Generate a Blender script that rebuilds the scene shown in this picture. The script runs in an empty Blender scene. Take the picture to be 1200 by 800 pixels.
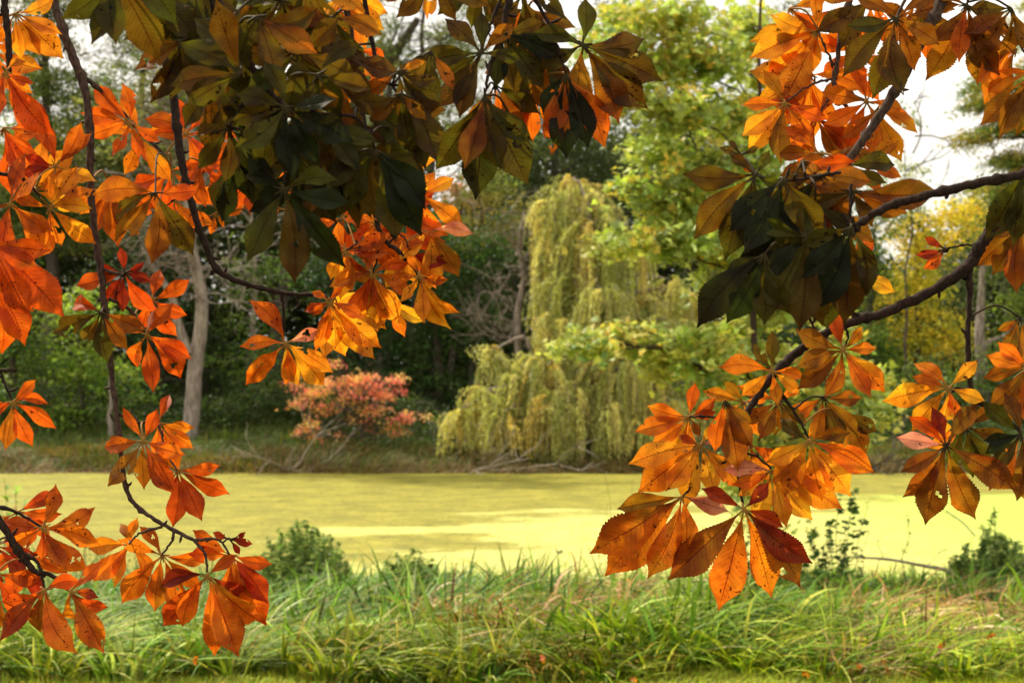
import bpy, math, random
import numpy as np
from mathutils import Vector, noise as mnoise

rng = np.random.default_rng(7)
random.seed(7)
C = bpy.context.scene.collection
F = 1667.0                      # focal length in target pixels (50 mm, 1200 px wide)
CZ = 2.2                        # camera height above the pond
HY = 455.0                      # horizon row

def P(px, py, Y):
    return np.array([(px-600.0)/F*Y, Y, CZ+(HY-py)/F*Y])

# ------------------------------------------------------------------ mesh helpers
def tag(o, label=None, cat=None, group=None, kind=None):
    if label: o['label'] = label
    if cat: o['category'] = cat
    if group: o['group'] = group
    if kind: o['kind'] = kind
    return o

def empty(name, loc, label, cat, group=None, kind=None):
    o = bpy.data.objects.new(name, None); C.objects.link(o)
    o.location = loc; o.empty_display_size = .1
    return tag(o, label, cat, group, kind)

class MB:
    """collects vertices, faces, colours and uvs of one mesh"""
    def __init__(s): s.v=[]; s.f=[]; s.c=[]; s.u=[]; s.n=0
    def add(s, v, f, col=None, uv=None):
        v = np.asarray(v, float); f = np.asarray(f, int)
        s.v.append(v); s.f.append(f+s.n); s.n += len(v)
        if col is None: col = (.5,.5,.5)
        c = np.asarray(col, float)
        if c.ndim == 1: c = np.tile(c, (len(v),1))
        s.c.append(c)
        s.u.append(np.zeros((len(v),2)) if uv is None else np.asarray(uv, float))
    def build(s, name, mat, parent=None, smooth=False):
        me = bpy.data.meshes.new(name)
        v = np.concatenate(s.v)
        off = np.zeros(3)
        if parent is not None: off = np.array(parent_world(parent))
        v = v-off
        me.vertices.add(len(v)); me.vertices.foreach_set('co', v.astype(np.float32).ravel())
        loops = np.concatenate([f.ravel() for f in s.f])
        sizes = np.concatenate([np.full(len(f), f.shape[1]) for f in s.f])
        me.loops.add(len(loops)); me.loops.foreach_set('vertex_index', loops.astype(np.int32))
        me.polygons.add(len(sizes))
        st = np.concatenate([[0], np.cumsum(sizes)[:-1]])
        me.polygons.foreach_set('loop_start', st.astype(np.int32))
        me.polygons.foreach_set('use_smooth', np.full(len(sizes), smooth))
        a = me.color_attributes.new('Col', 'FLOAT_COLOR', 'POINT')
        c = np.concatenate(s.c); c4 = np.ones((len(c),4)); c4[:,:3] = c
        a.data.foreach_set('color', c4.astype(np.float32).ravel())
        uv = np.concatenate(s.u)
        ul = me.uv_layers.new(name='UVMap')
        ul.data.foreach_set('uv', uv[loops].astype(np.float32).ravel())
        me.update(calc_edges=True); me.validate()
        me.materials.append(mat)
        o = bpy.data.objects.new(name, me); C.objects.link(o)
        if parent is not None: o.parent = parent
        return o

def parent_world(p):
    w = Vector(p.location)
    while p.parent: p = p.parent; w += Vector(p.location)
    return w

def smooth_path(pts, rad, sub=6):
    pts = np.asarray(pts, float); rad = np.asarray(rad, float)
    if len(pts) < 3: 
        t = np.linspace(0,1,sub+1)[:,None]
        return pts[0]*(1-t)+pts[-1]*t, rad[0]*(1-t[:,0])+rad[-1]*t[:,0]
    q = np.vstack([2*pts[0]-pts[1], pts, 2*pts[-1]-pts[-2]])
    out=[]; ro=[]
    for i in range(1, len(q)-2):
        for k in range(sub):
            t=k/sub
            out.append(.5*((2*q[i])+(-q[i-1]+q[i+1])*t+(2*q[i-1]-5*q[i]+4*q[i+1]-q[i+2])*t*t+(-q[i-1]+3*q[i]-3*q[i+1]+q[i+2])*t**3))
            ro.append(rad[i-1]*(1-t)+rad[i]*t)
    out.append(pts[-1]); ro.append(rad[-1])
    return np.array(out), np.array(ro)

def tube(mb, pts, rad, sides=6, col=(.5,.5,.5), lump=0.0):
    pts = np.asarray(pts, float); n = len(pts); rad = np.broadcast_to(np.asarray(rad,float),(n,))
    t = np.gradient(pts, axis=0); t /= np.linalg.norm(t,axis=1)[:,None]+1e-9
    ref = np.array([0,1,0]) if abs(t[0][1])<.9 else np.array([1,0,0])
    a = np.cross(t[0], ref); a/=np.linalg.norm(a)
    ang = np.arange(sides)/sides*2*np.pi
    V=[]
    for i in range(n):
        a = a - t[i]*np.dot(a,t[i]); a/=np.linalg.norm(a)+1e-9
        b = np.cross(t[i],a)
        r = rad[i]*(1+(rng.normal(0,lump,sides) if lump else 0))
        V.append(pts[i]+np.cos(ang)[:,None]*a*np.reshape(r,(-1,1))+np.sin(ang)[:,None]*b*np.reshape(r,(-1,1)))
    V=np.concatenate(V)
    i=np.arange(n-1)[:,None]*sides; j=np.arange(sides)[None]; j2=(j+1)%sides
    Fq=np.stack([i+j,i+j2,i+sides+j2,i+sides+j],-1).reshape(-1,4)
    mb.add(V,Fq,col)

# ------------------------------------------------------------------ materials
def newmat(name):
    m = bpy.data.materials.new(name); m.use_nodes=True
    nt=m.node_tree; nt.nodes.clear()
    out=nt.nodes.new('ShaderNodeOutputMaterial')
    return m,nt,out
def N(nt,t,**k):
    n=nt.nodes.new(t)
    for a,b in k.items(): setattr(n,a,b)
    return n
def ramp(nt, stops, src):
    r=N(nt,'ShaderNodeValToRGB'); e=r.color_ramp.elements
    while len(e)<len(stops): e.new(.5)
    for i,(p,c) in enumerate(stops): e[i].position=p; e[i].color=(*c,1)
    nt.links.new(src, r.inputs[0]); return r.outputs[0]
def mixc(nt, fac, a, b, mode='MIX'):
    m=N(nt,'ShaderNodeMix',data_type='RGBA',blend_type=mode)
    for s,v in ((m.inputs[0],fac),(m.inputs[6],a),(m.inputs[7],b)):
        if isinstance(v,(int,float)): s.default_value=v
        elif isinstance(v,tuple): s.default_value=(*v,1)
        else: nt.links.new(v,s)
    return m.outputs[2]
def math_(nt,op,a,b=None,clamp=False):
    m=N(nt,'ShaderNodeMath',operation=op); m.use_clamp=clamp
    for s,v in ((m.inputs[0],a),(m.inputs[1],b)):
        if v is None: continue
        if isinstance(v,(int,float)): s.default_value=v
        else: nt.links.new(v,s)
    return m.outputs[0]

def foliage_mat(name, transl=.4, rough=.5, spec=.3, tint=(1.0,1.0,.6)):
    m,nt,out=newmat(name)
    at=N(nt,'ShaderNodeAttribute',attribute_name='Col')
    pb=N(nt,'ShaderNodeBsdfPrincipled'); pb.inputs['Roughness'].default_value=rough
    pb.inputs['Specular IOR Level'].default_value=spec
    nt.links.new(at.outputs['Color'],pb.inputs['Base Color'])
    tr=N(nt,'ShaderNodeBsdfTranslucent')
    tc=mixc(nt,1.0,at.outputs['Color'],tuple(1.5*t for t in tint),'MULTIPLY')
    nt.links.new(tc,tr.inputs['Color'])
    mx=N(nt,'ShaderNodeMixShader'); mx.inputs[0].default_value=transl
    nt.links.new(pb.outputs[0],mx.inputs[1]); nt.links.new(tr.outputs[0],mx.inputs[2])
    nt.links.new(mx.outputs[0],out.inputs[0])
    return m
M={}
M['foliage']=foliage_mat('foliage')
M['willow']=foliage_mat('willow_foliage',.35,.45,.4)
M['grass']=foliage_mat('grass_blade',.28,.5,.2,(1.,1.,.45))

def bark_mat(name, c1, c2, scale=30, stretch=.25, bump=.5):
    m,nt,out=newmat(name)
    tc=N(nt,'ShaderNodeTexCoord'); mp=N(nt,'ShaderNodeMapping'); mp.inputs['Scale'].default_value=(1,1,stretch)
    nt.links.new(tc.outputs['Object'],mp.inputs[0])
    no=N(nt,'ShaderNodeTexNoise'); no.inputs['Scale'].default_value=scale; no.inputs['Detail'].default_value=6
    nt.links.new(mp.outputs[0],no.inputs[0])
    no2=N(nt,'ShaderNodeTexNoise'); no2.inputs['Scale'].default_value=scale*.15; nt.links.new(tc.outputs['Object'],no2.inputs[0])
    c=ramp(nt,[(.35,c1),(.65,c2)],no.outputs[0])
    c=mixc(nt,math_(nt,'MULTIPLY',no2.outputs[0],.5),c,c1)
    pb=N(nt,'ShaderNodeBsdfPrincipled'); pb.inputs['Roughness'].default_value=.85; pb.inputs['Specular IOR Level'].default_value=.2
    nt.links.new(c,pb.inputs['Base Color'])
    bp=N(nt,'ShaderNodeBump'); bp.inputs['Strength'].default_value=bump; bp.inputs['Distance'].default_value=.3/scale
    nt.links.new(no.outputs[0],bp.inputs['Height']); nt.links.new(bp.outputs[0],pb.inputs['Normal'])
    nt.links.new(pb.outputs[0],out.inputs[0]); return m
M['bark']=bark_mat('grey_bark',(.16,.125,.105),(.44,.37,.32),14)
M['bark_dark']=bark_mat('dark_bark',(.045,.035,.025),(.13,.10,.08),14)
M['dead']=bark_mat('dead_twig_bark',(.20,.17,.13),(.42,.36,.29),20)
M['twig']=bark_mat('bough_bark',(.010,.005,.003),(.048,.024,.014),260,.5,.6)
M['twig_grey']=bark_mat('grey_bough_bark',(.032,.018,.012),(.115,.070,.050),200,.5,.6)

def petiole_mat():
    m,nt,out=newmat('leaf_stalk')
    at=N(nt,'ShaderNodeAttribute',attribute_name='Col')
    pb=N(nt,'ShaderNodeBsdfPrincipled'); pb.inputs['Roughness'].default_value=.6; pb.inputs['Specular IOR Level'].default_value=.15
    nt.links.new(at.outputs['Color'],pb.inputs['Base Color']); nt.links.new(pb.outputs[0],out.inputs[0]); return m
M['petiole']=petiole_mat()

def buckeye_mat():
    """leaflet: base colour per leaf, darker midrib and side veins from the uv (u across -1..1, v along 0..1), brown specks, greener blotches"""
    m,nt,out=newmat('buckeye_leaflet')
    at=N(nt,'ShaderNodeAttribute',attribute_name='Col')
    uv=N(nt,'ShaderNodeUVMap'); sp=N(nt,'ShaderNodeSeparateXYZ'); nt.links.new(uv.outputs[0],sp.inputs[0])
    u=math_(nt,'ABSOLUTE',sp.outputs[0]); v=sp.outputs[1]
    tc=N(nt,'ShaderNodeTexCoord')
    def nz(scale,detail=3,rough=.5):
        n=N(nt,'ShaderNodeTexNoise'); n.inputs['Scale'].default_value=scale; n.inputs['Detail'].default_value=detail
        n.inputs['Roughness'].default_value=rough; nt.links.new(tc.outputs['Object'],n.inputs[0]); return n.outputs[0]
    big=nz(22,3); mid=nz(70,4); fine=nz(330,2)
    col=at.outputs['Color']
    # hue drift inside the leaf
    drift=ramp(nt,[(.36,(.66,.50,.42)),(.5,(1,1,1)),(.64,(1.14,1.42,1.3))],big)
    col=mixc(nt,1.0,col,drift,'MULTIPLY')
    mot=ramp(nt,[(.3,(.80,.74,.7)),(.6,(1.08,1.08,1.08))],mid)
    col=mixc(nt,1.0,col,mot,'MULTIPLY')
    # side veins : saw of (v*k - u*slope)
    ph=math_(nt,'SUBTRACT',math_(nt,'MULTIPLY',v,19.0),math_(nt,'MULTIPLY',u,2.6))
    fr=math_(nt,'FRACT',ph); tri=math_(nt,'ABSOLUTE',math_(nt,'SUBTRACT',fr,.5))     # 0 at vein
    vein=math_(nt,'SUBTRACT',1.0,math_(nt,'MULTIPLY',tri,7.0),True)
    vein=math_(nt,'MULTIPLY',vein,math_(nt,'SUBTRACT',1.05,u,True))
    mid_w=math_(nt,'SUBTRACT',.085,math_(nt,'MULTIPLY',v,.05))
    rib=math_(nt,'SUBTRACT',1.0,math_(nt,'DIVIDE',u,mid_w),True); rib=math_(nt,'MULTIPLY',rib,1.6,True)
    dark=mixc(nt,1.0,col,(.42,.22,.25),'MULTIPLY')
    col2=mixc(nt,math_(nt,'MULTIPLY',vein,.52),col,dark)
    col2=mixc(nt,math_(nt,'MULTIPLY',rib,.85),col2,dark)
    # specks and browned margin
    sp1=ramp(nt,[(.30,(1,1,1)),(.345,(0,0,0))],nz(150,1))
    gate=ramp(nt,[(.47,(0,0,0)),(.60,(1,1,1))],nz(16,2))
    spk=math_(nt,'MULTIPLY',sp1,gate)
    sp2=ramp(nt,[(.70,(0,0,0)),(.78,(1,1,1))],nz(190,3,.7))
    edge=ramp(nt,[(.80,(0,0,0)),(1.0,(1,1,1))],u)
    edge=math_(nt,'MULTIPLY',edge,ramp(nt,[(.5,(0,0,0)),(.62,(1,1,1))],nz(40,2)))
    tip=ramp(nt,[(.9,(0,0,0)),(1.0,(1,1,1))],v)
    k=math_(nt,'MAXIMUM',math_(nt,'MAXIMUM',spk,math_(nt,'MULTIPLY',sp2,.8)),math_(nt,'MAXIMUM',math_(nt,'MULTIPLY',edge,.6),math_(nt,'MULTIPLY',tip,.5)))
    brown=mixc(nt,1.0,col2,(.16,.11,.16),'MULTIPLY')
    col3=mixc(nt,k,col2,brown)
    pb=N(nt,'ShaderNodeBsdfPrincipled'); pb.inputs['Roughness'].default_value=.5; pb.inputs['Specular IOR Level'].default_value=.22
    nt.links.new(col3,pb.inputs['Base Color'])
    h=math_(nt,'ADD',math_(nt,'MULTIPLY',vein,-.6),math_(nt,'MULTIPLY',rib,-1.0)); h=math_(nt,'ADD',h,math_(nt,'MULTIPLY',fine,.3))
    bp=N(nt,'ShaderNodeBump'); bp.inputs['Strength'].default_value=.5; bp.inputs['Distance'].default_value=.0016
    nt.links.new(h,bp.inputs['Height']); nt.links.new(bp.outputs[0],pb.inputs['Normal'])
    tr=N(nt,'ShaderNodeBsdfTranslucent'); nt.links.new(mixc(nt,1.0,col3,(1.22,1.15,.8),'MULTIPLY'),tr.inputs['Color'])
    nt.links.new(bp.outputs[0],tr.inputs['Normal'])
    mx=N(nt,'ShaderNodeMixShader'); mx.inputs[0].default_value=.60
    nt.links.new(pb.outputs[0],mx.inputs[1]); nt.links.new(tr.outputs[0],mx.inputs[2])
    nt.links.new(mx.outputs[0],out.inputs[0]); return m
M['leaflet']=buckeye_mat()

def ground_mat():
    m,nt,out=newmat('ground_soil')
    tc=N(nt,'ShaderNodeTexCoord')
    n1=N(nt,'ShaderNodeTexNoise'); n1.inputs['Scale'].default_value=.8; n1.inputs['Detail'].default_value=6; nt.links.new(tc.outputs['Object'],n1.inputs[0])
    n2=N(nt,'ShaderNodeTexNoise'); n2.inputs['Scale'].default_value=25; n2.inputs['Detail'].default_value=5; nt.links.new(tc.outputs['Object'],n2.inputs[0])
    c=ramp(nt,[(.35,(.045,.055,.015)),(.5,(.06,.07,.02)),(.65,(.10,.075,.04))],n1.outputs[0])
    d=ramp(nt,[(.3,(.5,.5,.5)),(.7,(1.3,1.3,1.3))],n2.outputs[0])
    c=mixc(nt,1.0,c,d,'MULTIPLY')
    pb=N(nt,'ShaderNodeBsdfPrincipled'); pb.inputs['Roughness'].default_value=.95
    nt.links.new(c,pb.inputs['Base Color'])
    bp=N(nt,'ShaderNodeBump'); bp.inputs['Distance'].default_value=.05; nt.links.new(n2.outputs[0],bp.inputs['Height']); nt.links.new(bp.outputs[0],pb.inputs['Normal'])
    nt.links.new(pb.outputs[0],out.inputs[0]); return m
M['ground']=ground_mat()

def duckweed_mat():
    """pond skin: a mat of duckweed, paler in the middle and to the right, darker olive elsewhere in noisy drifts"""
    m,nt,out=newmat('duckweed_water')
    tc=N(nt,'ShaderNodeTexCoord')
    sp=N(nt,'ShaderNodeSeparateXYZ'); nt.links.new(tc.outputs['Object'],sp.inputs[0])
    def nz(scale,detail,sx=1.,sy=1.,rough=.55):
        mp=N(nt,'ShaderNodeMapping'); mp.inputs['Scale'].default_value=(sx,sy,1); nt.links.new(tc.outputs['Object'],mp.inputs[0])
        n=N(nt,'ShaderNodeTexNoise'); n.inputs['Scale'].default_value=scale; n.inputs['Detail'].default_value=detail; n.inputs['Roughness'].default_value=rough
        nt.links.new(mp.outputs[0],n.inputs[0]); return n.outputs[0]
    drift=nz(.42,9,.6,1.0,.66); ripple=nz(1.5,9,.8,1.,.78); grain=nz(22,4,1.,.4,.7); specks=nz(7.,6,1.,.45,.72)
    # paler over the middle and right of the pond: object-space ellipse broken up by drift noise
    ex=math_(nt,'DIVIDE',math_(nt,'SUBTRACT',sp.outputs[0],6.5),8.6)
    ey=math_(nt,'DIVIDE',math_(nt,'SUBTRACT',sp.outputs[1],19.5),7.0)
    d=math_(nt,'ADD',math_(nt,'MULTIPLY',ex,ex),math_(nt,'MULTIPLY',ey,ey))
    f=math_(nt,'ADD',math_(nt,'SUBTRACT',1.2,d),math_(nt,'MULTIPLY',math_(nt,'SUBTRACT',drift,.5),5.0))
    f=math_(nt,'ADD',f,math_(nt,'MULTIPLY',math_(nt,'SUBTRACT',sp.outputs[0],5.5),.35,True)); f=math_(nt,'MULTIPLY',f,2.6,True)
    olive_tone=ramp(nt,[(.34,(.16,.16,.022)),(.48,(.26,.235,.030)),(.62,(.37,.33,.045))],ripple)  # darker olive-gold outside the ellipse
    new=ramp(nt,[(.38,(.47,.45,.10)),(.55,(.56,.55,.165))],ripple)  # paler yellow inside the ellipse
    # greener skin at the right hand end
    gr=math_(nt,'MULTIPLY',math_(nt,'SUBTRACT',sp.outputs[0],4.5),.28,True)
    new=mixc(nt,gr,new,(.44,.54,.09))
    c=mixc(nt,f,olive_tone,new)
    dk=ramp(nt,[(.36,(.42,.48,.30)),(.47,(1,1,1))],specks)
    c=mixc(nt,.7,c,dk,'MULTIPLY')
    g=ramp(nt,[(.32,(.66,.68,.55)),(.58,(1.08,1.08,1.08))],grain)
    c=mixc(nt,1.0,c,g,'MULTIPLY')
    pb=N(nt,'ShaderNodeBsdfPrincipled'); pb.inputs['Roughness'].default_value=.6; pb.inputs['Specular IOR Level'].default_value=.25
    nt.links.new(c,pb.inputs['Base Color'])
    bp=N(nt,'ShaderNodeBump'); bp.inputs['Strength'].default_value=.5; bp.inputs['Distance'].default_value=.02
    nt.links.new(grain,bp.inputs['Height']); nt.links.new(bp.outputs[0],pb.inputs['Normal'])
    nt.links.new(pb.outputs[0],out.inputs[0]); return m
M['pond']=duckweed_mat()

# ------------------------------------------------------------------ terrain
def gz(x,y):
    x=np.asarray(x,float); y=np.asarray(y,float)
    near=np.interp(y,[-400,0,8,10.5,13,15.6,17,19],[1.2,.62,.60,.42,.12,-.02,-.3,-.7])
    far=np.interp(y,[33,36.2,37.2,38.5,41,47,60,400],[-.7,-.35,.03,.32,.75,1.3,2.2,9])
    z=np.where(y<26,near,far)
    side=np.clip((np.abs(x)-55)/10,0,1)
    z=z*(1-side)+np.maximum(z,.8)*side
    w=.05*np.sin(x*1.3+y*.7)+.04*np.sin(x*2.9-y*1.9+1)+.03*np.sin(x*5.1+y*4.3)
    return z+w*np.where((y>8.5)&(y<400),1,.3)
ys=np.concatenate([np.linspace(-400,-10,14),np.arange(-8,60,.4),np.linspace(61,120,30),np.linspace(130,400,12)])
xs=np.concatenate([np.linspace(-400,-70,12),np.linspace(-68,-14,28),np.arange(-13.5,14,.4),np.linspace(15,68,28),np.linspace(70,400,12)])
X,Y=np.meshgrid(xs,ys); g=MB()
i=np.arange(len(ys)-1)[:,None]*len(xs); j=np.arange(len(xs)-1)[None]
fq=np.stack([i+j,i+j+1,i+j+1+len(xs),i+j+len(xs)],-1).reshape(-1,4)
g.add(np.stack([X,Y,gz(X,Y)],-1).reshape(-1,3),fq)
tag(g.build('ground',M['ground'],None,True),'earth banks round the pond','ground',kind='structure')
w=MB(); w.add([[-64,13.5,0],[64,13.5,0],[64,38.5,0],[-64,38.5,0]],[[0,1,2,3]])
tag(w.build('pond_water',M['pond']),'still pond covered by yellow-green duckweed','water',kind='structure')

# ------------------------------------------------------------------ grass
def blades(n, xr, yr, hfun, wfun, cfun, lean=.5, bend=.5, seg=5, keep=None, dirbias=0., z0=0., tuft=0):
    taz=tc_=None
    if tuft:
        nt_=n//tuft; tx=rng.uniform(*xr,nt_); ty=rng.uniform(*yr,nt_); ti=rng.integers(0,nt_,n)
        a=rng.uniform(0,2*np.pi,n); rr=.13*np.sqrt(rng.random(n)); x=tx[ti]+np.cos(a)*rr; y=np.clip(ty[ti]+np.sin(a)*rr,*yr)
        th_=rng.uniform(.65,1.25,nt_)[ti]; tc_=(1+rng.normal(0,.28,(nt_,1))*np.array([1,1,1])+rng.normal(0,.07,(nt_,3)))[ti]; taz=a; tb=rng.normal(0,1.,nt_)[ti]
    else:
        x=rng.uniform(*xr,n); y=rng.uniform(*yr,n); th_=np.ones(n)
    if keep is not None:
        k=keep(x,y)>rng.random(n); x=x[k]; y=y[k]; th_=th_[k]; n=len(x)
        if tuft: taz=taz[k]; tc_=tc_[k]; tb=tb[k]
    h=hfun(x,y,n)*th_; wd=wfun(n); col=cfun(x,y,n)
    if tuft: col=np.clip(col*tc_,.004,.95)
    fld=np.sin(x*1.7+np.sin(y*1.3)*1.5)*1.2+np.sin(y*2.1+x*.6)*1.3
    az=fld+rng.normal(0,.9,n)+dirbias
    if tuft:
        vx=np.cos(taz)+.7*np.cos(fld+tb*.6); vy=np.sin(taz)+.5*np.sin(fld+tb*.6); az=np.arctan2(vy,vx)+rng.normal(0,.45,n)
    d=np.stack([np.cos(az),np.sin(az)*.7],-1)
    ln=np.abs(rng.normal(lean,.3,n)); bd=np.abs(rng.normal(bend,.35,n))
    fa=az+np.pi/2+rng.normal(0,.6,n)
    t=np.linspace(0,1,seg+1)
    V=np.zeros((n,seg+1,2,3))
    ht=1-.28*ln
    for k,tt in enumerate(t):
        out=h*(ln*tt+bd*tt**2.4)*.7
        z=h*ht*(tt-bd*.42*tt**3)
        cx=x+d[:,0]*out; cy=y+d[:,1]*out; cz=gz(x,y)+z0+z-.02
        ww=wd*(1-tt**1.8)*(.55+.45*min(1,tt*4))+.0008
        V[:,k,0]=np.stack([cx-np.cos(fa)*ww/2,cy-np.sin(fa)*ww/2,cz],-1)
        V[:,k,1]=np.stack([cx+np.cos(fa)*ww/2,cy+np.sin(fa)*ww/2,cz+ww*.25],-1)
    base=np.arange(n)[:,None]*(seg+1)*2; kk=np.arange(seg)[None]*2
    Fq=np.stack([base+kk,base+kk+1,base+kk+3,base+kk+2],-1).reshape(-1,4)
    cc=np.repeat(col[:,None,:],(seg+1)*2,1)
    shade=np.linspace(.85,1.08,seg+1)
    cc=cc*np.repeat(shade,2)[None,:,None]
    return V.reshape(-1,3),Fq,cc.reshape(-1,3)
def nf(x,y,s=1.,o=0.):
    return (np.sin(x*1.1*s+o+np.sin(y*.9*s+o)*1.4)+np.sin(y*1.6*s-x*.7*s+2*o)+np.sin((x+y)*2.3*s+o*3)*.6)/2.6
def pal(cols, n, jit=.18):
    cols=np.array(cols,float); c=cols[rng.integers(0,len(cols),n)]
    return np.clip(c*(1+rng.normal(0,jit,(n,1)))*(1+rng.normal(0,.06,(n,3))),0.004,1)
GREEN=[(.065,.16,.016),(.105,.225,.024),(.04,.095,.012),(.16,.28,.030),(.22,.36,.06),(.13,.24,.02),(.38,.47,.16),(.20,.28,.03)]
DRY=[(.40,.22,.08),(.50,.32,.14),(.30,.15,.05),(.56,.38,.20),(.34,.22,.07),(.20,.09,.03)]
def pxx(x,y): return 600+x/np.maximum(y,1)*F
def dryness(x,y):
    q=pxx(x,y)
    a=np.exp(-((q-620)/150)**2)*.8*np.exp(-((y-9.2)/1.3)**2)
    b=np.exp(-((q-1080)/130)**2)*1.0*np.exp(-((y-9.7)/1.9)**2)
    return np.clip(a+b+.07*np.clip(nf(x,y,2.2,1.),0,1)+.012,0,1)
def hg(x,y,n):
    b=np.interp(y,[7.7,8.2,10,12,14,16.],[.34,.48,.58,.55,.41,.26])
    return b*(1+.32*nf(x,y,1.5,.4))*rng.uniform(.5,1.1,n)
g=MB()
def gcol(x,y,n):
    c=pal(GREEN,n); c[:,0]*=1+.12*nf(x,y,.8,2.); c[:,:]*=(1+.18*nf(x,y,1.5,5.))[:,None]
    # cooler, paler blades to the left, yellower near the lawn
    q=pxx(x,y); c[:,2]*=1+np.clip((750-q)/600,-.3,.5)
    k=np.clip((9.6-y)/1.6,0,1)[:,None]; c=c*(1-k)+c*np.array([1.35,1.1,.6])*k
    return np.clip(c,0,1)
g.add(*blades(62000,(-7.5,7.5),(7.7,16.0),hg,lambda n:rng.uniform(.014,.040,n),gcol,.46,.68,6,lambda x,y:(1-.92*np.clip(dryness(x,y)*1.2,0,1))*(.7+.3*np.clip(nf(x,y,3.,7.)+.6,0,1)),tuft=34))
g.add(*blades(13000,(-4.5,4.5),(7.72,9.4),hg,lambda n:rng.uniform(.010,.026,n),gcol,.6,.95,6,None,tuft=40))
tag(g.build('tall_grass',M['grass']),'tall green grass leaning over the near bank','grass',kind='stuff')
g=MB()
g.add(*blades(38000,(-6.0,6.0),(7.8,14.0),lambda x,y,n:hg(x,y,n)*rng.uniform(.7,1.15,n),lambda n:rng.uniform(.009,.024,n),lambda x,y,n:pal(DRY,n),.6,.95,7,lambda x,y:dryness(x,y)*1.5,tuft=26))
# broad pale tan dry blades, strongly curled
g.add(*blades(2600,(-6.5,6.5),(8.6,13.5),lambda x,y,n:hg(x,y,n)*rng.uniform(.9,1.25,n),lambda n:rng.uniform(.018,.034,n),lambda x,y,n:pal([(.80,.60,.42),(.76,.50,.32),(.66,.48,.2)],n),.25,1.9,9,lambda x,y:np.clip(dryness(x,y)*1.3,.05,1)))
tag(g.build('dry_grass',M['grass']),'straw-brown dry grass blades in patches among the near green grass','dry grass',kind='stuff')
g=MB()
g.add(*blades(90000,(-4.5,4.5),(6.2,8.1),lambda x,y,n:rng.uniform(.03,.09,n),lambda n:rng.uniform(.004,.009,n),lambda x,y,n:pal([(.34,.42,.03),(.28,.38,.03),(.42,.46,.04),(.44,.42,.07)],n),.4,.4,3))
tag(g.build('lawn_grass',M['grass']),'short mown yellow-green lawn along the bottom edge','lawn',kind='stuff')
# far bank
g=MB()
g.add(*blades(44000,(-18,18),(36.6,39.2),lambda x,y,n:rng.uniform(.15,.55,n)*(1+.5*nf(x,y,1.1,3)),lambda n:rng.uniform(.015,.035,n),
      lambda x,y,n:pal([(.24,.15,.07),(.18,.11,.05),(.34,.23,.12),(.14,.12,.04),(.17,.19,.05)],n),.5,.9,4,lambda x,y:np.clip(.9+.6*nf(x,y,1.3,8),.1,1)))
tag(g.build('dry_reeds',M['grass']),'brown withered reeds along the far waterline','reeds',kind='stuff')
g=MB()
g.add(*blades(46000,(-19,19),(37.2,44.5),lambda x,y,n:rng.uniform(.25,.6,n),lambda n:rng.uniform(.015,.035,n),
      lambda x,y,n:pal([(.06,.11,.02),(.09,.15,.025),(.13,.19,.03),(.16,.14,.05)],n),.5,.6,4))
tag(g.build('bank_grass',M['grass']),'green grass on the slope of the far bank','grass',kind='stuff')

# ------------------------------------------------------------------ leaves & trees
def kites(cen, size, nrm, dirv, aspect=.5, col=None, fold=.12):
    """one kite-shaped leaf per centre"""
    n=len(cen)
    nrm=nrm/np.linalg.norm(nrm,axis=1)[:,None]
    d=dirv-nrm*np.sum(dirv*nrm,1)[:,None]; d/=np.linalg.norm(d,axis=1)[:,None]+1e-9
    s=np.cross(nrm,d); size=size[:,None]
    a=cen-d*size*.5; b=cen+s*size*aspect*.5-d*size*.05+nrm*size*fold; c=cen+d*size*.5; e=cen-s*size*aspect*.5-d*size*.05+nrm*size*fold
    V=np.stack([a,b,c,e],1).reshape(-1,3)
    Fq=np.arange(n*4).reshape(n,4)
    return V,Fq,np.repeat(col,4,0)
STAR=[(0,0),(.10,.12),(.42,.02),(.30,.22),(.50,.42),(.24,.44),(.22,.62),(.12,.62),(0,1.0)]
STAR=np.array(STAR+[(-a,b) for a,b in STAR[1:-1][::-1]])
def stars(cen,size,nrm,dirv,col):
    """five-lobed maple leaf"""
    n=len(cen); nrm=nrm/np.linalg.norm(nrm,axis=1)[:,None]
    d=dirv-nrm*np.sum(dirv*nrm,1)[:,None]; d/=np.linalg.norm(d,axis=1)[:,None]+1e-9
    s=np.cross(nrm,d); k=len(STAR)
    V=cen[:,None]+(s[:,None]*STAR[None,:,0:1]+d[:,None]*(STAR[None,:,1:2]-.4)+nrm[:,None]*(np.abs(STAR[None,:,0:1])*-.25))*size[:,None,None]
    # fan from a centre vertex
    ctr=cen+d*(-.02)*size[:,None]
    V=np.concatenate([V,ctr[:,None]],1).reshape(-1,3)
    i=np.arange(k); tri=np.stack([np.full(k,k),i,(i+1)%k],-1)
    Fq=(tri[None]+np.arange(n)[:,None,None]*(k+1)).reshape(-1,3)
    return V,Fq,np.repeat(col,k+1,0)
def cloud(c, r, n, shell=.5):
    v=rng.normal(size=(n,3)); v/=np.linalg.norm(v,axis=1)[:,None]
    return c+v*(rng.random(n)**shell)[:,None]*r
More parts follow.
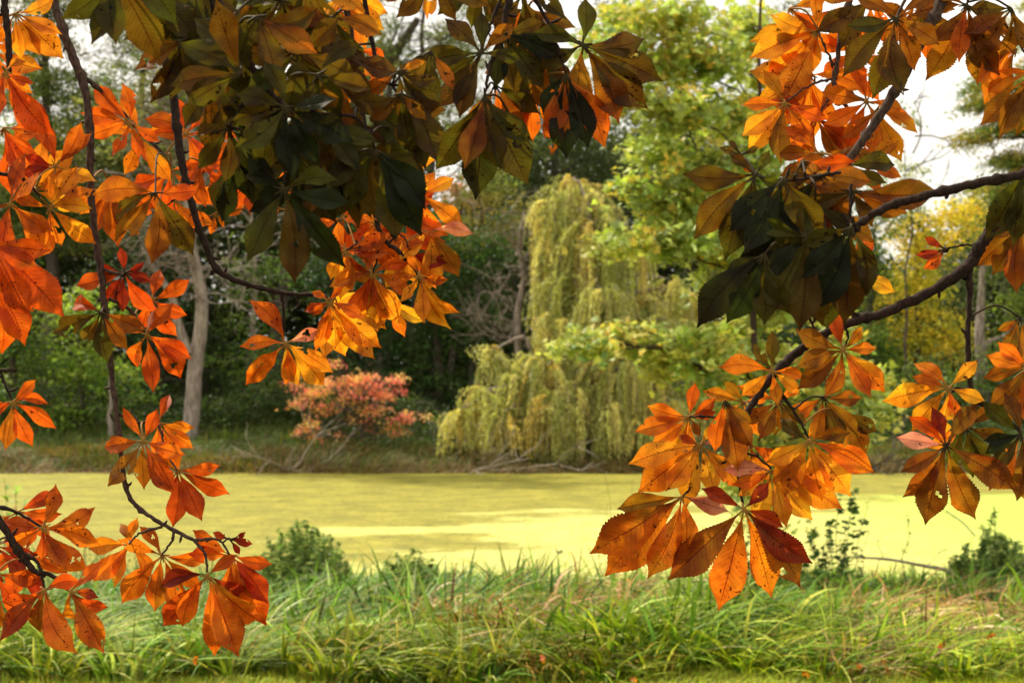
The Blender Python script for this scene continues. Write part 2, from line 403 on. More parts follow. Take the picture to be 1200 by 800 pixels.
def clump_leaves(mb, clumps, rad, per, size, cols, kind='kite', flat=.45, droop=.3, aspect=.55, jit=.2):
    n=len(clumps)*per
    cen=np.repeat(clumps,per,0)
    off=rng.normal(size=(n,3))*rad*np.array([.55,.55,.55*flat])
    # droop outwards
    off[:,2]-=np.hypot(off[:,0],off[:,1])*droop
    cen=cen+off
    nrm=rng.normal(size=(n,3))*.55+np.array([0,-.25,.8])
    dirv=off*np.array([1,1,.3])/rad+rng.normal(size=(n,3))*.5+np.array([0,0,-.4])
    cc=np.repeat(pal(cols,len(clumps),.14),per,0)*(1+rng.normal(0,jit,(n,1)))
    cc=np.clip(cc,.004,.95)
    sz=size*rng.uniform(.6,1.3,n)
    mb.add(*(stars(cen,sz,nrm,dirv,cc) if kind=='star' else kites(cen,sz,nrm,dirv,aspect,cc)))
def limb(mb,a,b,r0,r1,sag=.15,n=6,sides=6,wob=.05):
    a=np.asarray(a,float); b=np.asarray(b,float); t=np.linspace(0,1,n)[:,None]; L=np.linalg.norm(b-a)
    p=a*(1-t)+b*t; p[:,2]+=(np.sin(t[:,0]*np.pi)*sag*L)
    w=rng.normal(0,wob*L,(n,3)); w[0]=0; w[-1]=0; p+=w
    p,r=smooth_path(p,np.linspace(r0,r1,n),3); tube(mb,p,r,sides,(.5,.5,.5)); return p
def twigs(mb, start, direc, L, r, depth, spread=.7, curl=.25, nchild=3):
    """bare dead twigs, thin, curved, branching"""
    n=6; p=[np.asarray(start,float)]; d=np.asarray(direc,float); d/=np.linalg.norm(d)
    for k in range(n):
        d=d+rng.normal(0,curl,3); d/=np.linalg.norm(d); p.append(p[-1]+d*L/n)
    tube(mb,p,np.linspace(r,r*.45,n+1),3)
    if depth>0:
        for k in range(nchild):
            q=p[rng.integers(1,n+1)]; dd=d+rng.normal(0,spread,3)
            twigs(mb,q,dd,L*rng.uniform(.45,.8),r*.6,depth-1,spread,curl,nchild)

def tree(name,label,cat,base_px,Yd,trunk_r,blobs,cols,leaf=.13,per=60,clr=.55,bark='bark_dark',group=None,kind='kite',
         trunk_top=None,aspect=.55,flat=.45,twiggy=None,shell=.5,droop=.3,lean=0.,jit=.2):
    """blobs: (px,py,rpx,rpy,number of clumps[,dY[,depth radius m]]) — converted once to metres at depth Yd+dY"""
    bx=(base_px-600)/F*Yd; bz=float(gz(bx,Yd))
    root=empty(name,(bx,Yd,bz),label,cat,group)
    B=[]
    for b in blobs:
        dY=b[5] if len(b)>5 else 0.; y=Yd+dY; c=P(b[0],b[1],y); rx=b[2]/F*y; rz=b[3]/F*y; ry=b[6] if len(b)>6 else max(rx*.9,.4)
        B.append((c,np.array([rx,ry,rz]),b[4]))
    top=trunk_top if trunk_top is not None else min(b[1] for b in blobs)+10
    tp=P(base_px+lean,top,Yd); base=np.array([bx,Yd,bz-.15]); H=tp[2]-base[2]
    tm=MB(); nn=8; t=np.linspace(0,1,nn)[:,None]; pts=base*(1-t)+tp*t
    wv=rng.normal(0,.012*H,(nn,3)); wv[0]=0; wv[:,2]=0; pts+=wv
    rr=trunk_r*(1-.75*t[:,0]); rr[0]*=1.15
    pts,rr=smooth_path(pts,rr,4); tube(tm,pts,rr,9,lump=.05)
    cm=MB()
    for c,r,n in B:
        cl=cloud(c,r,n,shell)
        # limb to the blob
        z=np.clip(c[2]-.35*np.hypot(c[0]-bx,c[1]-Yd)-r[2]*.3,base[2]+.25*H,tp[2])
        k=np.argmin(np.abs(pts[:,2]-z)); R=max(rr[k]*.55,.012)
        lp=limb(tm,pts[k],c,R,R*.35,.06,5,5)
        for q in cl[rng.permutation(len(cl))[:min(len(cl),14)]]:
            s=lp[rng.integers(len(lp)//2,len(lp))]
            limb(tm,s,q,R*.32,R*.12,.03,4,3)
        clump_leaves(cm,cl,clr,per,leaf,cols,kind,flat,droop,aspect,jit)
    if twiggy: twiggy(tm,pts,rr)
    tm.build('trunk',M[bark],root,True)
    cm.build('crown',M['foliage'],root)
    return root

DG=[(.030,.060,.014),(.045,.085,.018),(.06,.11,.025),(.035,.07,.02)]
MG=[(.10,.17,.03),(.14,.23,.035),(.19,.27,.045),(.08,.14,.02)]
YG=[(.20,.27,.04),(.28,.33,.05),(.15,.22,.035),(.33,.36,.06)]
YEL=[(.66,.54,.05),(.55,.50,.05),(.42,.42,.06),(.74,.58,.06)]
GRY=[(.13,.17,.045),(.20,.24,.065),(.10,.14,.035),(.28,.28,.08)]
MAP=[(.34,.42,.07),(.40,.46,.09),(.48,.52,.13),(.25,.33,.06),(.54,.51,.11),(.31,.40,.15),(.38,.45,.08),(.56,.45,.08)]
TAN=[(.42,.34,.12),(.36,.32,.10),(.26,.28,.08)]
PNK=[(.88,.26,.19),(.92,.38,.22),(.90,.50,.20),(.86,.20,.19),(.90,.56,.16)]
tg='trees beyond the pond'

# 1 the pale trunk standing at the left of the far bank
def grey_twigs(tm,pts,rr):
    f=P(213,345,41); 
    limb(tm,P(220,415,41),P(203,350,41),.16,.12,0,4,7,.02); limb(tm,P(203,350,41),P(178,312,41.2),.12,.07,.05,4,6,.03)
    limb(tm,P(178,312,41.2),P(166,290,41.4),.07,.03,.1,4,5,.03)
    limb(tm,P(222,250,41),P(282,205,40.5),.09,.03,.1,5,5,.03); limb(tm,P(224,180,41),P(180,110,40.6),.1,.03,.1,5,5,.03)
    for k in range(60):
        y=rng.uniform(60,360); a=P(222,y,41); s=rng.choice([-1,1])
        twigs(tm,a,(s*rng.uniform(.6,1.3),rng.uniform(-.6,.4),rng.uniform(-.3,.6)),rng.uniform(1.2,2.8),.028,2,.6,.28,3)
tree('bare_trunk_tree','tall tree with thick pale grey forked trunk and bare twigs above the far bank','tree',222,41,.23,
     [(200,60,70,60,28),(260,20,80,50,28),(150,120,50,50,10),(235,-60,120,60,54)],GRY,leaf=.17,per=75,clr=.7,bark='bark',group=tg,trunk_top=-60,twiggy=grey_twigs,lean=6)
# leafy understorey, left
tree('leafy_tree','bright green leafy tree at the far left edge behind the grass bank','tree',12,43,.16,[(10,330,60,50,40),(30,400,60,45,34),(0,470,50,40,24)],MG,leaf=.15,per=55,group=tg,trunk_top=330)
tree('leafy_tree','light yellow-green bush tree left of the pale trunk','tree',95,42,.12,[(105,370,45,40,28),(100,430,45,40,28),(70,480,35,30,14),(140,450,35,40,16)],[(.22,.32,.045),(.30,.40,.06),(.15,.24,.035)],leaf=.16,per=50,group=tg,trunk_top=380)
tree('leafy_tree','dark green tree close behind the pale grey trunk','tree',185,46,.2,[(160,320,60,60,36),(190,400,55,60,36),(180,470,60,40,26),(250,440,40,60,26)],DG,leaf=.16,per=55,group=tg,trunk_top=300)
tree('leafy_tree','shadowy green tree with thin bare stem at its front left of the pink shrub','tree',298,44,.13,[(300,320,45,60,26),(290,420,45,55,30),(320,480,40,40,20)],MG,leaf=.14,per=46,bark='bark',group=tg,trunk_top=215)
tree('slender_tree','slim straight grey-stemmed sapling at the left of the far bank','tree',130,40.5,.09,[(128,455,16,14,3)],DG,leaf=.12,per=30,bark='bark',group=tg,trunk_top=440)
# high grey-green conifer-like crowns with sky holes, upper left
def needle_twigs(tm,pts,rr):
    for k in range(28):
        i=rng.integers(len(pts)//3,len(pts)); s=rng.choice([-1,1])
        twigs(tm,pts[i],(s,rng.uniform(-.5,.2),rng.uniform(-.2,.6)),rng.uniform(1.5,3.0),.03,2,.5,.22,3)
tree('tall_conifer','ragged grey-green tall tree at the upper left with sky showing through','tree',60,50,.3,
     [(40,60,45,50,31),(100,110,50,40,31),(60,170,70,40,57),(30,240,60,40,62),(110,250,50,45,57),(60,-30,80,50,62),(150,180,45,45,41)],GRY,leaf=.21,per=95,clr=.75,group=tg,trunk_top=-40,aspect=.3,flat=.35,twiggy=needle_twigs)
tree('tall_conifer','ragged grey-green tall tree behind the top of the pale trunk','tree',330,52,.3,
     [(300,120,60,60,44),(340,220,60,60,66),(400,110,50,50,35),(290,20,60,50,30),(400,-20,60,50,35),(250,200,50,60,44),(420,200,45,45,39)],GRY,leaf=.21,per=95,clr=.75,group=tg,trunk_top=-60,aspect=.3,flat=.35,twiggy=needle_twigs)
tree('tall_conifer','high thin tree with leaning bare limb below the sky gap at top centre','tree',455,50,.26,
     [(450,60,40,50,26),(520,110,40,40,26),(470,170,50,40,52),(540,40,40,50,23),(500,-40,70,40,36)],GRY,leaf=.18,per=75,clr=.75,group=tg,trunk_top=60,aspect=.3,flat=.35,
     twiggy=lambda tm,p,r:(limb(tm,P(455,80,50),P(490,22,49.5),.2,.12,.03,4,6,.02),needle_twigs(tm,p,r)))
tree('tall_conifer','wide ragged tree filling the gap between the left bough and the dark leaves','tree',175,56,.25,
     [(170,40,60,45,34),(130,150,60,40,40),(215,130,50,50,36),(190,210,60,40,40),(90,-20,70,50,40),(20,110,50,60,34),(250,60,50,50,30)],GRY,leaf=.21,per=95,clr=.75,group=tg,trunk_top=-40,aspect=.35,flat=.35,twiggy=needle_twigs)
tree('tall_conifer','tall ragged tree seen between the dark leaves and the top centre fans','tree',500,57,.25,
     [(420,60,50,50,30),(480,140,60,50,44),(530,70,40,50,26),(440,190,60,40,40),(580,150,50,50,34),(380,150,50,50,34),(500,-40,60,40,30)],GRY,leaf=.21,per=95,clr=.75,group=tg,trunk_top=-20,aspect=.35,flat=.35,twiggy=needle_twigs)
# centre mass
tree('round_tree','deep green rounded tree behind the pink-leaved shrub','tree',400,45,.22,[(380,330,60,60,40),(430,400,60,50,36),(370,440,50,50,26),(450,300,50,50,30),(440,470,50,40,24)],DG,leaf=.15,per=60,group=tg,trunk_top=300)
tree('round_tree','deep green rounded tree between the pink shrub and the willow','tree',515,45,.22,[(500,300,50,60,40),(540,370,50,50,34),(490,420,50,50,34),(520,470,45,40,26),(560,300,45,50,26)],[(.05,.10,.02),(.07,.13,.025),(.04,.08,.018)],leaf=.16,per=60,group=tg,trunk_top=280)
tree('yellowing_tree','yellowing broadleaf tree with a pinkish top at centre left of the willow','tree',560,50,.2,[(565,215,42,32,26),(590,255,35,30,22),(545,260,40,30,22)],[(.34,.33,.07),(.26,.30,.06),(.40,.34,.08)],leaf=.15,per=55,group=tg,trunk_top=215)
tree('pink_topped_tree','small salmon-pink treetop poking up beyond the centre dark trees','tree',532,52,.15,[(532,228,20,22,14)],[(.56,.25,.14),(.50,.30,.15)],leaf=.13,per=45,clr=.45,group=tg,trunk_top=215)
def dead_t(tm,pts,rr):
    for k in range(34):
        y=rng.uniform(245,410); s=rng.choice([-1,1])
        twigs(tm,P(607,y,41.5),(s*rng.uniform(.5,1.),-.3,rng.uniform(-.1,.9)),rng.uniform(.8,1.9),.026,2,.5,.22,3)
    limb(tm,P(607,300,41.5),P(622,245,41.5),.09,.04,0,4,5,.03)
tree('dead_tree','dead grey tree with bare snaggy branches at the left flank of the willow','tree',604,41.5,.16,[(600,270,35,35,4),(590,310,20,20,2)],DG,leaf=.12,per=30,bark='bark',group=tg,trunk_top=248,twiggy=dead_t,lean=10)
tree('tall_tree','tall dark green tree rising behind the willow top','tree',650,52,.28,[(600,170,50,45,37),(650,150,50,35,37),(700,180,60,40,47),(690,120,50,40,23),(760,120,50,50,30),(760,220,55,50,51),(640,230,40,50,44),(600,330,40,60,51)],[(.09,.13,.05),(.12,.16,.06),(.06,.10,.03)],leaf=.14,per=58,group=tg,trunk_top=90)
tree('tall_tree','tall grey-green tree behind the near maple with sky between its branches','tree',800,54,.28,[(800,60,60,50,27),(860,140,60,50,34),(800,170,50,50,30),(730,20,50,40,23),(900,40,60,60,30),(860,250,60,60,57),(900,330,60,60,61),(820,300,50,50,51)],[(.12,.16,.05),(.16,.20,.06),(.09,.13,.04)],leaf=.15,per=58,group=tg,trunk_top=20)
tree('round_tree','dark evergreen mass behind the right side of the willow','tree',860,46,.2,[(850,430,60,50,36),(800,470,50,45,28),(900,480,55,40,26),(900,390,50,45,30)],DG,leaf=.15,per=60,group=tg,trunk_top=380)
# right side
tree('yellow_tree','golden yellow tree glowing at the right beyond the pond','tree',1075,47,.18,[(1085,275,50,35,34),(1070,330,45,40,36),(1105,390,45,40,32),(1130,250,40,35,26),(1060,390,30,30,16)],YEL,leaf=.16,per=60,group=tg,trunk_top=260)
tree('round_tree','mid green tree just left of the golden yellow tree','tree',1020,46,.18,[(1020,300,40,45,30),(1015,380,40,45,30),(1020,440,45,35,26),(1040,250,40,30,18)],MG,leaf=.15,per=58,group=tg,trunk_top=270)
tree('round_tree','dark-trunked green tree at the far right edge above the pond','tree',1150,43,.26,[(1190,290,50,50,34),(1160,440,60,45,34),(1205,380,50,50,34),(1100,450,50,40,28),(1170,230,40,30,16)],[(.12,.18,.03),(.08,.13,.025),(.18,.24,.04)],leaf=.15,per=58,group=tg,trunk_top=300,bark='bark')
tree('round_tree','dark green low tree hanging over the right end of the far bank','tree',1055,44,.16,[(1050,480,60,28,30),(1120,485,50,28,26),(990,480,50,30,24),(1190,480,40,30,20)],DG,leaf=.14,per=60,group=tg,trunk_top=460)
def bare_r(tm,pts,rr):
    for a in ((1062,200,1.,.5),(1070,180,1.,.9),(1066,235,.9,.2),(1072,160,.9,.5)):
        twigs(tm,P(a[0],a[1],44),(a[2],0,a[3]),1.7,.035,2,.5,.2,3)
tree('bare_topped_tree','small olive tree with bare dark crooked twigs against the white sky gap','tree',1062,44,.055,[(1058,140,22,20,4),(1070,195,30,18,7),(1050,225,40,22,14)],YG,leaf=.13,per=40,clr=.45,group=tg,trunk_top=175,twiggy=bare_r)
tree('tawny_conifer','tawny green tree with flat layered sprays at the upper right corner','tree',1245,34,.26,
     [(1165,98,40,7,18),(1155,122,36,7,16),(1185,145,34,9,18),(1150,158,26,6,10),(1190,185,32,12,24),(1210,220,45,20,40),(1215,90,40,30,40),(1170,215,30,7,10),(1240,20,60,50,60),(1260,150,60,60,80)],
     [(.30,.28,.07),(.20,.26,.06),(.13,.20,.05),(.38,.32,.08)],leaf=.13,per=90,clr=.40,group=tg,trunk_top=0,aspect=.35,flat=.3,droop=.35)

# deep woods closing the view
g=MB()
cl=[]
for k in range(4200):
    x=rng.uniform(-34,34); y=rng.uniform(58,72)
    top=11.0+1.5*math.sin(x*.35)+1.2*math.sin(x*.9+1)-(4.6 if 14<x<26 else 0)
    cl.append((x,y,2.0+rng.random()*top))
clump_leaves(g,np.array(cl),1.3,64,.36,[(.06,.08,.02),(.08,.11,.03),(.12,.13,.045),(.04,.06,.02)])
tag(g.build('far_woods',M['foliage']),'deep green woodland far behind the pond trees','woods',kind='stuff')
# low undergrowth along the far bank
g=MB()
cl=[]
for k in range(1900):
    x=rng.uniform(-19,19); y=rng.uniform(41.5,47) if x<-6 else rng.uniform(38.4+1.2*math.sin(x*1.7)**2,47); cl.append((x,y,float(gz(x,y))+rng.random()**1.6*1.5*(1+.4*math.sin(x*.8))))
clump_leaves(g,np.array(cl),.5,46,.13,[(.05,.09,.02),(.07,.12,.03),(.10,.14,.03),(.035,.06,.015)])
tag(g.build('undergrowth',M['foliage']),'dark low undergrowth at the foot of the far trees','undergrowth',kind='stuff')

g=MB()
g.add(*blades(9000,(-18,18),(35.2,36.9),lambda x,y,n:rng.uniform(.12,.34,n),lambda n:rng.uniform(.015,.03,n),lambda x,y,n:pal([(.24,.17,.07),(.12,.17,.03),(.18,.20,.05)],n),.5,.7,4,lambda x,y:np.clip(1.6*nf(x,y*.4,1.9,4)-.35-(36.9-y)*.5,0,1),z0=.12))
tag(g.build('reed_tongue',M['grass']),'low ragged reeds growing out into the duckweed along the far edge','reeds',kind='stuff')
for q_,(px_,py_,l_,lab_) in enumerate(((560,552,2.2,'grey fallen branch poking into the pond at the foot of the willow'),(330,551,1.7,'bare fallen branch on the far waterline left of the pink shrub'),(1020,552,2.0,'dark fallen branch at the right end of the far waterline'))):
    fm=MB()
    for k in range(4): twigs(fm,P(px_+k*5,py_-2,36.9),(rng.normal(.3,.9),rng.normal(-.3,.3),rng.uniform(.05,.5)),l_*rng.uniform(.5,1),.03,2,.5,.2,3)
    tag(fm.build('fallen_branch',M['dead'] if q_<2 else M['bark_dark']),lab_,'branch')
# pink and orange shrub
def shrub_tw(tm,pts,rr):
    for k in range(26):
        twigs(tm,P(rng.uniform(400,450),rng.uniform(470,510),39.5),(rng.normal(0,.9),rng.normal(0,.4),rng.uniform(.2,1)),rng.uniform(.8,1.4),.02,2,.5,.2,3)
tree('pink_shrub','coral pink and orange autumn shrub on the far bank','shrub',425,39.5,.07,
     [(372,452,20,12,12),(400,444,22,10,12),(432,447,24,10,14),(450,462,20,10,11),(380,472,18,12,10),(410,466,20,12,12),(440,478,20,12,9),(462,496,12,12,7),(480,487,13,6,6),(493,486,5,4,2),(364,498,10,9,5),(352,505,8,6,3),(366,514,9,6,3),(466,444,10,5,4),(473,440,3,3,1),(472,457,6,4,2),(400,508,5,6,2),(428,500,4,4,1),(470,505,6,6,2),(418,490,14,6,4),(392,425,14,6,4),(352,470,12,12,6),(345,445,10,10,4)],
     PNK,leaf=.10,per=27,clr=.27,trunk_top=470,twiggy=shrub_tw,shell=.6)

# ------------------------------------------------------------------ willow
wx=(700-600)/F*40; wr=empty('weeping_willow',(wx,40,float(gz(wx,40))),'big pale green weeping willow trailing to the water at the centre','tree')
FT=[ # px top, py top, half width px, drop px, depth
(672,205,34,95,41),(655,262,30,150,40.5),(700,255,42,110,40),(735,262,34,150,40),(668,320,36,120,39.5),(705,335,44,130,39),
(745,345,40,120,39.5),(782,325,32,80,40.2),(780,372,46,70,39),(812,345,22,70,40),(640,290,16,90,40.2),
(577,408,26,60,39),(600,430,34,90,38.6),(565,455,36,80,38.4),(538,478,22,62,38.3),(622,415,34,110,39),(655,410,34,120,38.8),
(590,480,34,70,38.0),(672,452,28,96,38.0),(700,425,42,100,38.6),(730,428,36,110,38.2),(715,475,30,66,37.8),(765,450,34,95,38.6),(790,470,32,76,38.4),(750,500,30,48,37.9),(655,470,22,76,37.7),(640,425,34,120,38.3),(650,455,34,95,38.0),(645,232,26,100,40.6),(700,232,34,90,40.6),(672,215,44,70,41),(650,370,34,100,39.2),(815,440,26,95,39.5),(630,450,30,90,38.8)]
WC=np.array([(.44,.46,.16),(.38,.41,.13),(.52,.50,.20),(.30,.34,.10),(.52,.44,.14)])
WC=WC*1.24*np.array([1.04,1.,.85])
tm=MB(); cm=MB()
base=np.array([wx,40,float(gz(wx,40))-.1]); topw=P(688,235,40.5)
t=np.linspace(0,1,7)[:,None]; tp=base*(1-t)+topw*t; tp[1:-1,0]+=rng.normal(0,.12,5)
tp,tr=smooth_path(tp,np.linspace(.38,.09,7),4); tube(tm,tp,tr,9,lump=.05)
cenL=[];szL=[];nL=[];dL=[];cL=[]
for (px,py,hw,dr,Yd) in FT:
    c=P(px,py,Yd); R=hw/F*Yd; D=dr/F*Yd; rz=.18*R
    k=np.argmin(np.abs(tp[:,2]-(c[2]-.7))); limb(tm,tp[k],c-np.array([0,0,.05]),max(tr[k]*.5,.03),.02,.15,5,5)
    nb=int(5+hw*.42)
    for b in range(nb):
        az=rng.uniform(0,2*math.pi); r0=R*.45*math.sqrt(rng.random()); c2=c+np.array([math.cos(az)*r0,math.sin(az)*r0*.8,rng.normal(-.12,.16)-.25*r0])
        rr_=R*rng.uniform(.12,.75); tone=WC[rng.integers(len(WC))]*rng.uniform(.7,1.2); dd=D*rng.uniform(.3,1.35); bow=rng.normal(0,.12); az+=rng.normal(0,.5); wdt=rng.uniform(.03,.17)
        for s in range(rng.integers(7,15)):
            az2=az+rng.normal(0,.16); r2=rr_*(1+rng.normal(0,.12)); L=dd*rng.uniform(.4,1.1); ox,oy=rng.normal(0,wdt,2)
            m=int(max(8,L/.045)); u=np.linspace(0.02,1,m)
            hr=r2*(1-np.exp(-u*3.6)); zz=.16*r2*np.sin(np.minimum(u*6,3.14))-L*u**1.25; sp=np.minimum(1,u*2.5)
            x=c2[0]+np.cos(az2)*hr+bow*u*u+ox*sp+rng.normal(0,.016,m); y=c2[1]+np.sin(az2)*hr*.8+oy*sp+rng.normal(0,.016,m); z=np.maximum(c2[2]+zz,.06+rng.random()*.35)
            p=np.stack([x,y,z],-1)
            cenL.append(p); szL.append(rng.uniform(.07,.14,m)); nL.append(rng.normal(size=(m,3))*.7+np.array([0,-.4,.5]))
            dL.append(np.stack([rng.normal(0,.5,m),rng.normal(0,.5,m),np.full(m,-1.)],-1)); cL.append(np.tile(tone*rng.uniform(.8,1.2),(m,1))*(1+rng.normal(0,.15,(m,1))))
            if s<3: tube(tm,p[::4],np.full(len(p[::4]),.006),3)
cm.add(*kites(np.concatenate(cenL),np.concatenate(szL),np.concatenate(nL),np.concatenate(dL),.34,np.clip(np.concatenate(cL),0,1),.05))
for k in range(70):
    twigs(tm,P(rng.uniform(520,800),rng.uniform(500,552),rng.uniform(38.2,39.6)),(rng.normal(0,1),rng.normal(0,.4),rng.uniform(-.2,.8)),rng.uniform(.6,1.5),.018,1,.5,.25,3)
tm.build('trunk',M['bark'],wr,True); cm.build('crown',M['willow'],wr)

# ------------------------------------------------------------------ near maple
MB_BL=[(740,20,34,22,5),(700,45,28,30,5),(790,20,50,24,8),(770,70,40,26,8),(830,70,40,30,9),(740,110,30,16,4),(880,30,40,36,8),(790,125,42,28,9),(850,135,40,30,9),(900,110,40,40,8),
(770,170,34,22,7),(830,190,45,26,10),(890,190,45,40,10),(790,235,50,22,11),(850,250,50,30,12),(745,215,20,12,3),(800,280,50,18,10),(905,270,40,35,9),(715,282,16,9,2.5),(760,280,24,9,4),
(870,300,45,20,7),(840,330,30,10,4),(900,350,45,30,8),(870,380,30,14,4),(690,398,34,13,5),(730,392,38,14,7),(780,400,36,16,7),(830,400,45,18,9),(870,420,50,22,9),(790,428,22,10,3),(920,420,40,24,8),(840,450,26,14,3),
(860,480,24,18,3),(940,470,40,24,6),(1000,470,34,30,10),(1020,450,26,20,6),(985,500,34,24,8),(900,520,36,24,6),(950,530,34,24,5),(870,560,30,20,4),(900,600,30,24,4),(940,330,40,30,6),(980,400,30,30,4)]
bl=[]
for (a,b,c,d,n) in MB_BL: bl.append((a,b,c,d,int(n*3.4+1),float(np.interp(a,[680,880,1050],[-.9,0,.4]))+rng.normal(0,.35),.35))
tree('young_maple','young maple with bright lime green lobed leaves on the near bank','tree',888,14.2,.05,bl,MAP,leaf=.095,per=22,clr=.22,bark='twig_grey',kind='star',trunk_top=-40,flat=.5,shell=.6,jit=.16)

# ------------------------------------------------------------------ weeds & saplings on the near bank
def stemplant(name,label,cat,base_px,Yd,tips,cols,leaf=.04,per=26,aspect=.4,group=None,kind='kite',r=.005,tipc=None,side=.12):
    """upright stems with leaves all the way up; tips: (px,py)"""
    bx=(base_px-600)/F*Yd; bz=float(gz(bx,Yd)); root=empty(name,(bx,Yd,bz),label,cat,group)
    sm=MB(); lm=MB(); cen=[];nr=[];dr=[]
    for (px,py) in tips:
        y=Yd+rng.normal(0,.2); tp_=P(px,py,y); b=np.array([bx+(tp_[0]-bx)*.6+rng.normal(0,.04),y,bz-.03])
        p=limb(sm,b,tp_,r,r*.35,.0,5,4,.03)
        n=int(per); k=rng.uniform(.25,1,n)*(len(p)-1); i0=k.astype(int).clip(0,len(p)-2); q=p[i0]+(p[i0+1]-p[i0])*(k-i0)[:,None]
        az=rng.uniform(0,2*np.pi,n); wd=side*rng.uniform(.3,1,n)*(1.15-k/(len(p)-1))
        o=np.stack([np.cos(az)*wd,np.sin(az)*wd,rng.normal(0,.01,n)],-1)
        cen.append(q+o); dr.append(o+np.array([0,0,-.01])+rng.normal(0,.02,(n,3))); nr.append(rng.normal(size=(n,3))*.4+np.array([0,0,1.]))
        for j in range(0,n,3): tube(sm,[q[j],q[j]+o[j]],[r*.3,r*.2],3)
    cen=np.concatenate(cen); n=len(cen); cc=pal(cols,n,.2); sz=leaf*rng.uniform(.6,1.3,n)
    f=stars if kind=='star' else None
    if f: lm.add(*stars(cen,sz,np.concatenate(nr),np.concatenate(dr),cc))
    else: lm.add(*kites(cen,sz,np.concatenate(nr),np.concatenate(dr),aspect,cc))
    sm.build('stem',M['petiole_g'],root); lm.build('foliage',M['foliage'],root); return root
M['petiole_g']=bark_mat('weed_stem',(.08,.10,.03),(.16,.14,.06),60)
WD=[(.13,.22,.05),(.20,.30,.08),(.26,.35,.10),(.36,.42,.16),(.08,.15,.035)]
def fan(cx,top,hw,n,droop=25):
    return [(cx+hw*s+rng.normal(0,3), top+abs(s)**1.6*droop+abs(rng.normal(0,16))) for s in np.linspace(-1,1,n)]
stemplant('weed_clump','tall bushy dark green weed clump left of centre at the pond edge','weed',352,13.3,fan(355,606,50,56,40)+fan(350,634,64,44,26),WD,leaf=.075,per=64,aspect=.32)
stemplant('weed_clump','small rounded dark green weed clump at the pond edge below the willow','weed',487,13.0,fan(483,640,34,38,24)+fan(490,656,44,28,16),WD,leaf=.075,per=60,aspect=.32)
stemplant('weed_clump','pale sprawling weed between the two left orange leaf sprays','weed',118,13.2,fan(115,625,60,26,30),[(.16,.2,.07),(.22,.25,.1),(.1,.15,.05)],leaf=.045,per=34,aspect=.35)
stemplant('weed_clump','large leafy bush at the right edge of the near bank','weed',1172,13.0,fan(1165,622,52,56,36)+fan(1178,645,66,46,20)+[(1165,596),(1150,612)],WD,leaf=.075,per=66,aspect=.4)
stemplant('weed_stalk','single tall feathery stalk rising from the right edge bush','weed',1168,12.8,[(1165,592),(1163,604)],WD,leaf=.045,per=46,aspect=.3,side=.05)
stemplant('vine_stalk','thin leafy vine stalk leaning up before the pale water at the right','vine',1086,13.2,[(1063,602)],WD,leaf=.05,per=38,aspect=.4,side=.05)
stemplant('vine_stalk','low tangled vine beside the fallen bough','vine',1080,12.6,[(1070,655),(1095,662),(1082,670)],WD,leaf=.05,per=20,aspect=.5,side=.08)
stemplant('leafy_sapling','dark green round-leaved sapling just right of the lowest orange leaves','sapling',955,12.9,[(1003,572),(1018,590),(985,580),(972,610),(955,618),(965,640),(940,650),(990,640),(950,600)],[(.06,.12,.04),(.09,.16,.05),(.16,.26,.05)],leaf=.085,per=40,aspect=.75,side=.14)
stemplant('yellow_leaved_weed','spindly weed with a few yellow leaves left of the lowest orange leaves','weed',715,12.6,[(708,552),(712,590)],[(.5,.48,.08),(.42,.46,.06),(.3,.4,.06)],leaf=.07,per=7,aspect=.5,side=.05,r=.003)
stemplant('thin_stalk','bare brown seed stalk beside the yellow-leaved weed','weed',733,12.9,[(742,560)],[(.3,.2,.1),(.25,.16,.08)],leaf=.025,per=22,aspect=.6,side=.012,r=.003)
stemplant('thin_stalk','lone brown seed stalk right of the round-leaved sapling','weed',991,12.5,[(991,620)],[(.2,.14,.08)],leaf=.02,per=20,aspect=.6,side=.01,r=.003)
stemplant('leafy_shrub','broad-leaved lime green shrub tip at the far left below the orange leaves','shrub',8,11.5,[(5,560),(18,568),(30,585),(-10,575),(-2,590)],[(.30,.42,.10),(.24,.36,.09),(.4,.5,.2)],leaf=.085,per=14,kind='star',side=.12)
stemplant('leafy_shrub','green thicket hidden round the foot of the young maple','shrub',885,12.6,fan(885,620,38,22,30),[(.08,.14,.03),(.12,.2,.04),(.05,.09,.02)],leaf=.07,per=26,aspect=.6)
# fallen bough over the water
fb=MB(); pts=[P(960,654,13.6),P(1000,653,13.6),P(1040,655,13.4),P(1080,662,13.2),P(1110,668,13.0),P(1140,682,12.8),P(1160,700,12.6)]
q,r_=smooth_path(pts,[.004,.008,.012,.015,.02,.026,.03],5); tube(fb,q,r_,6,lump=.1)
for a in ((1010,654,0,1),(1035,655,-.2,1),(1050,656,.3,-1),(1085,663,.5,.6),(1030,655,.1,-1),(1012,654,.2,-1)):
    twigs(fb,P(a[0],a[1],13.4),(a[2],0,a[3]),.32,.004,1,.5,.2,2)
tube(fb,smooth_path([P(1143,628,13.1),P(1128,612,13.1),P(1108,598,13.1)],[.01,.006,.003])[0],.006,5)
tag(fb.build('fallen_bough',M['dead'],None,True),'thin grey fallen bough arching low over the water at right','branch')
# small dark driftwood on the pond
dw=MB()
for k in range(5):
    a=P(652+k*1.6,649+rng.normal(0,1.2),19.0); a[2]=.01; twigs(dw,a,(rng.normal(0,1),rng.normal(0,.4),.35),.09,.012,0)
tag(dw.build('driftwood',M['bark_dark']),'small dark floating stick clump on the bright duckweed','driftwood')

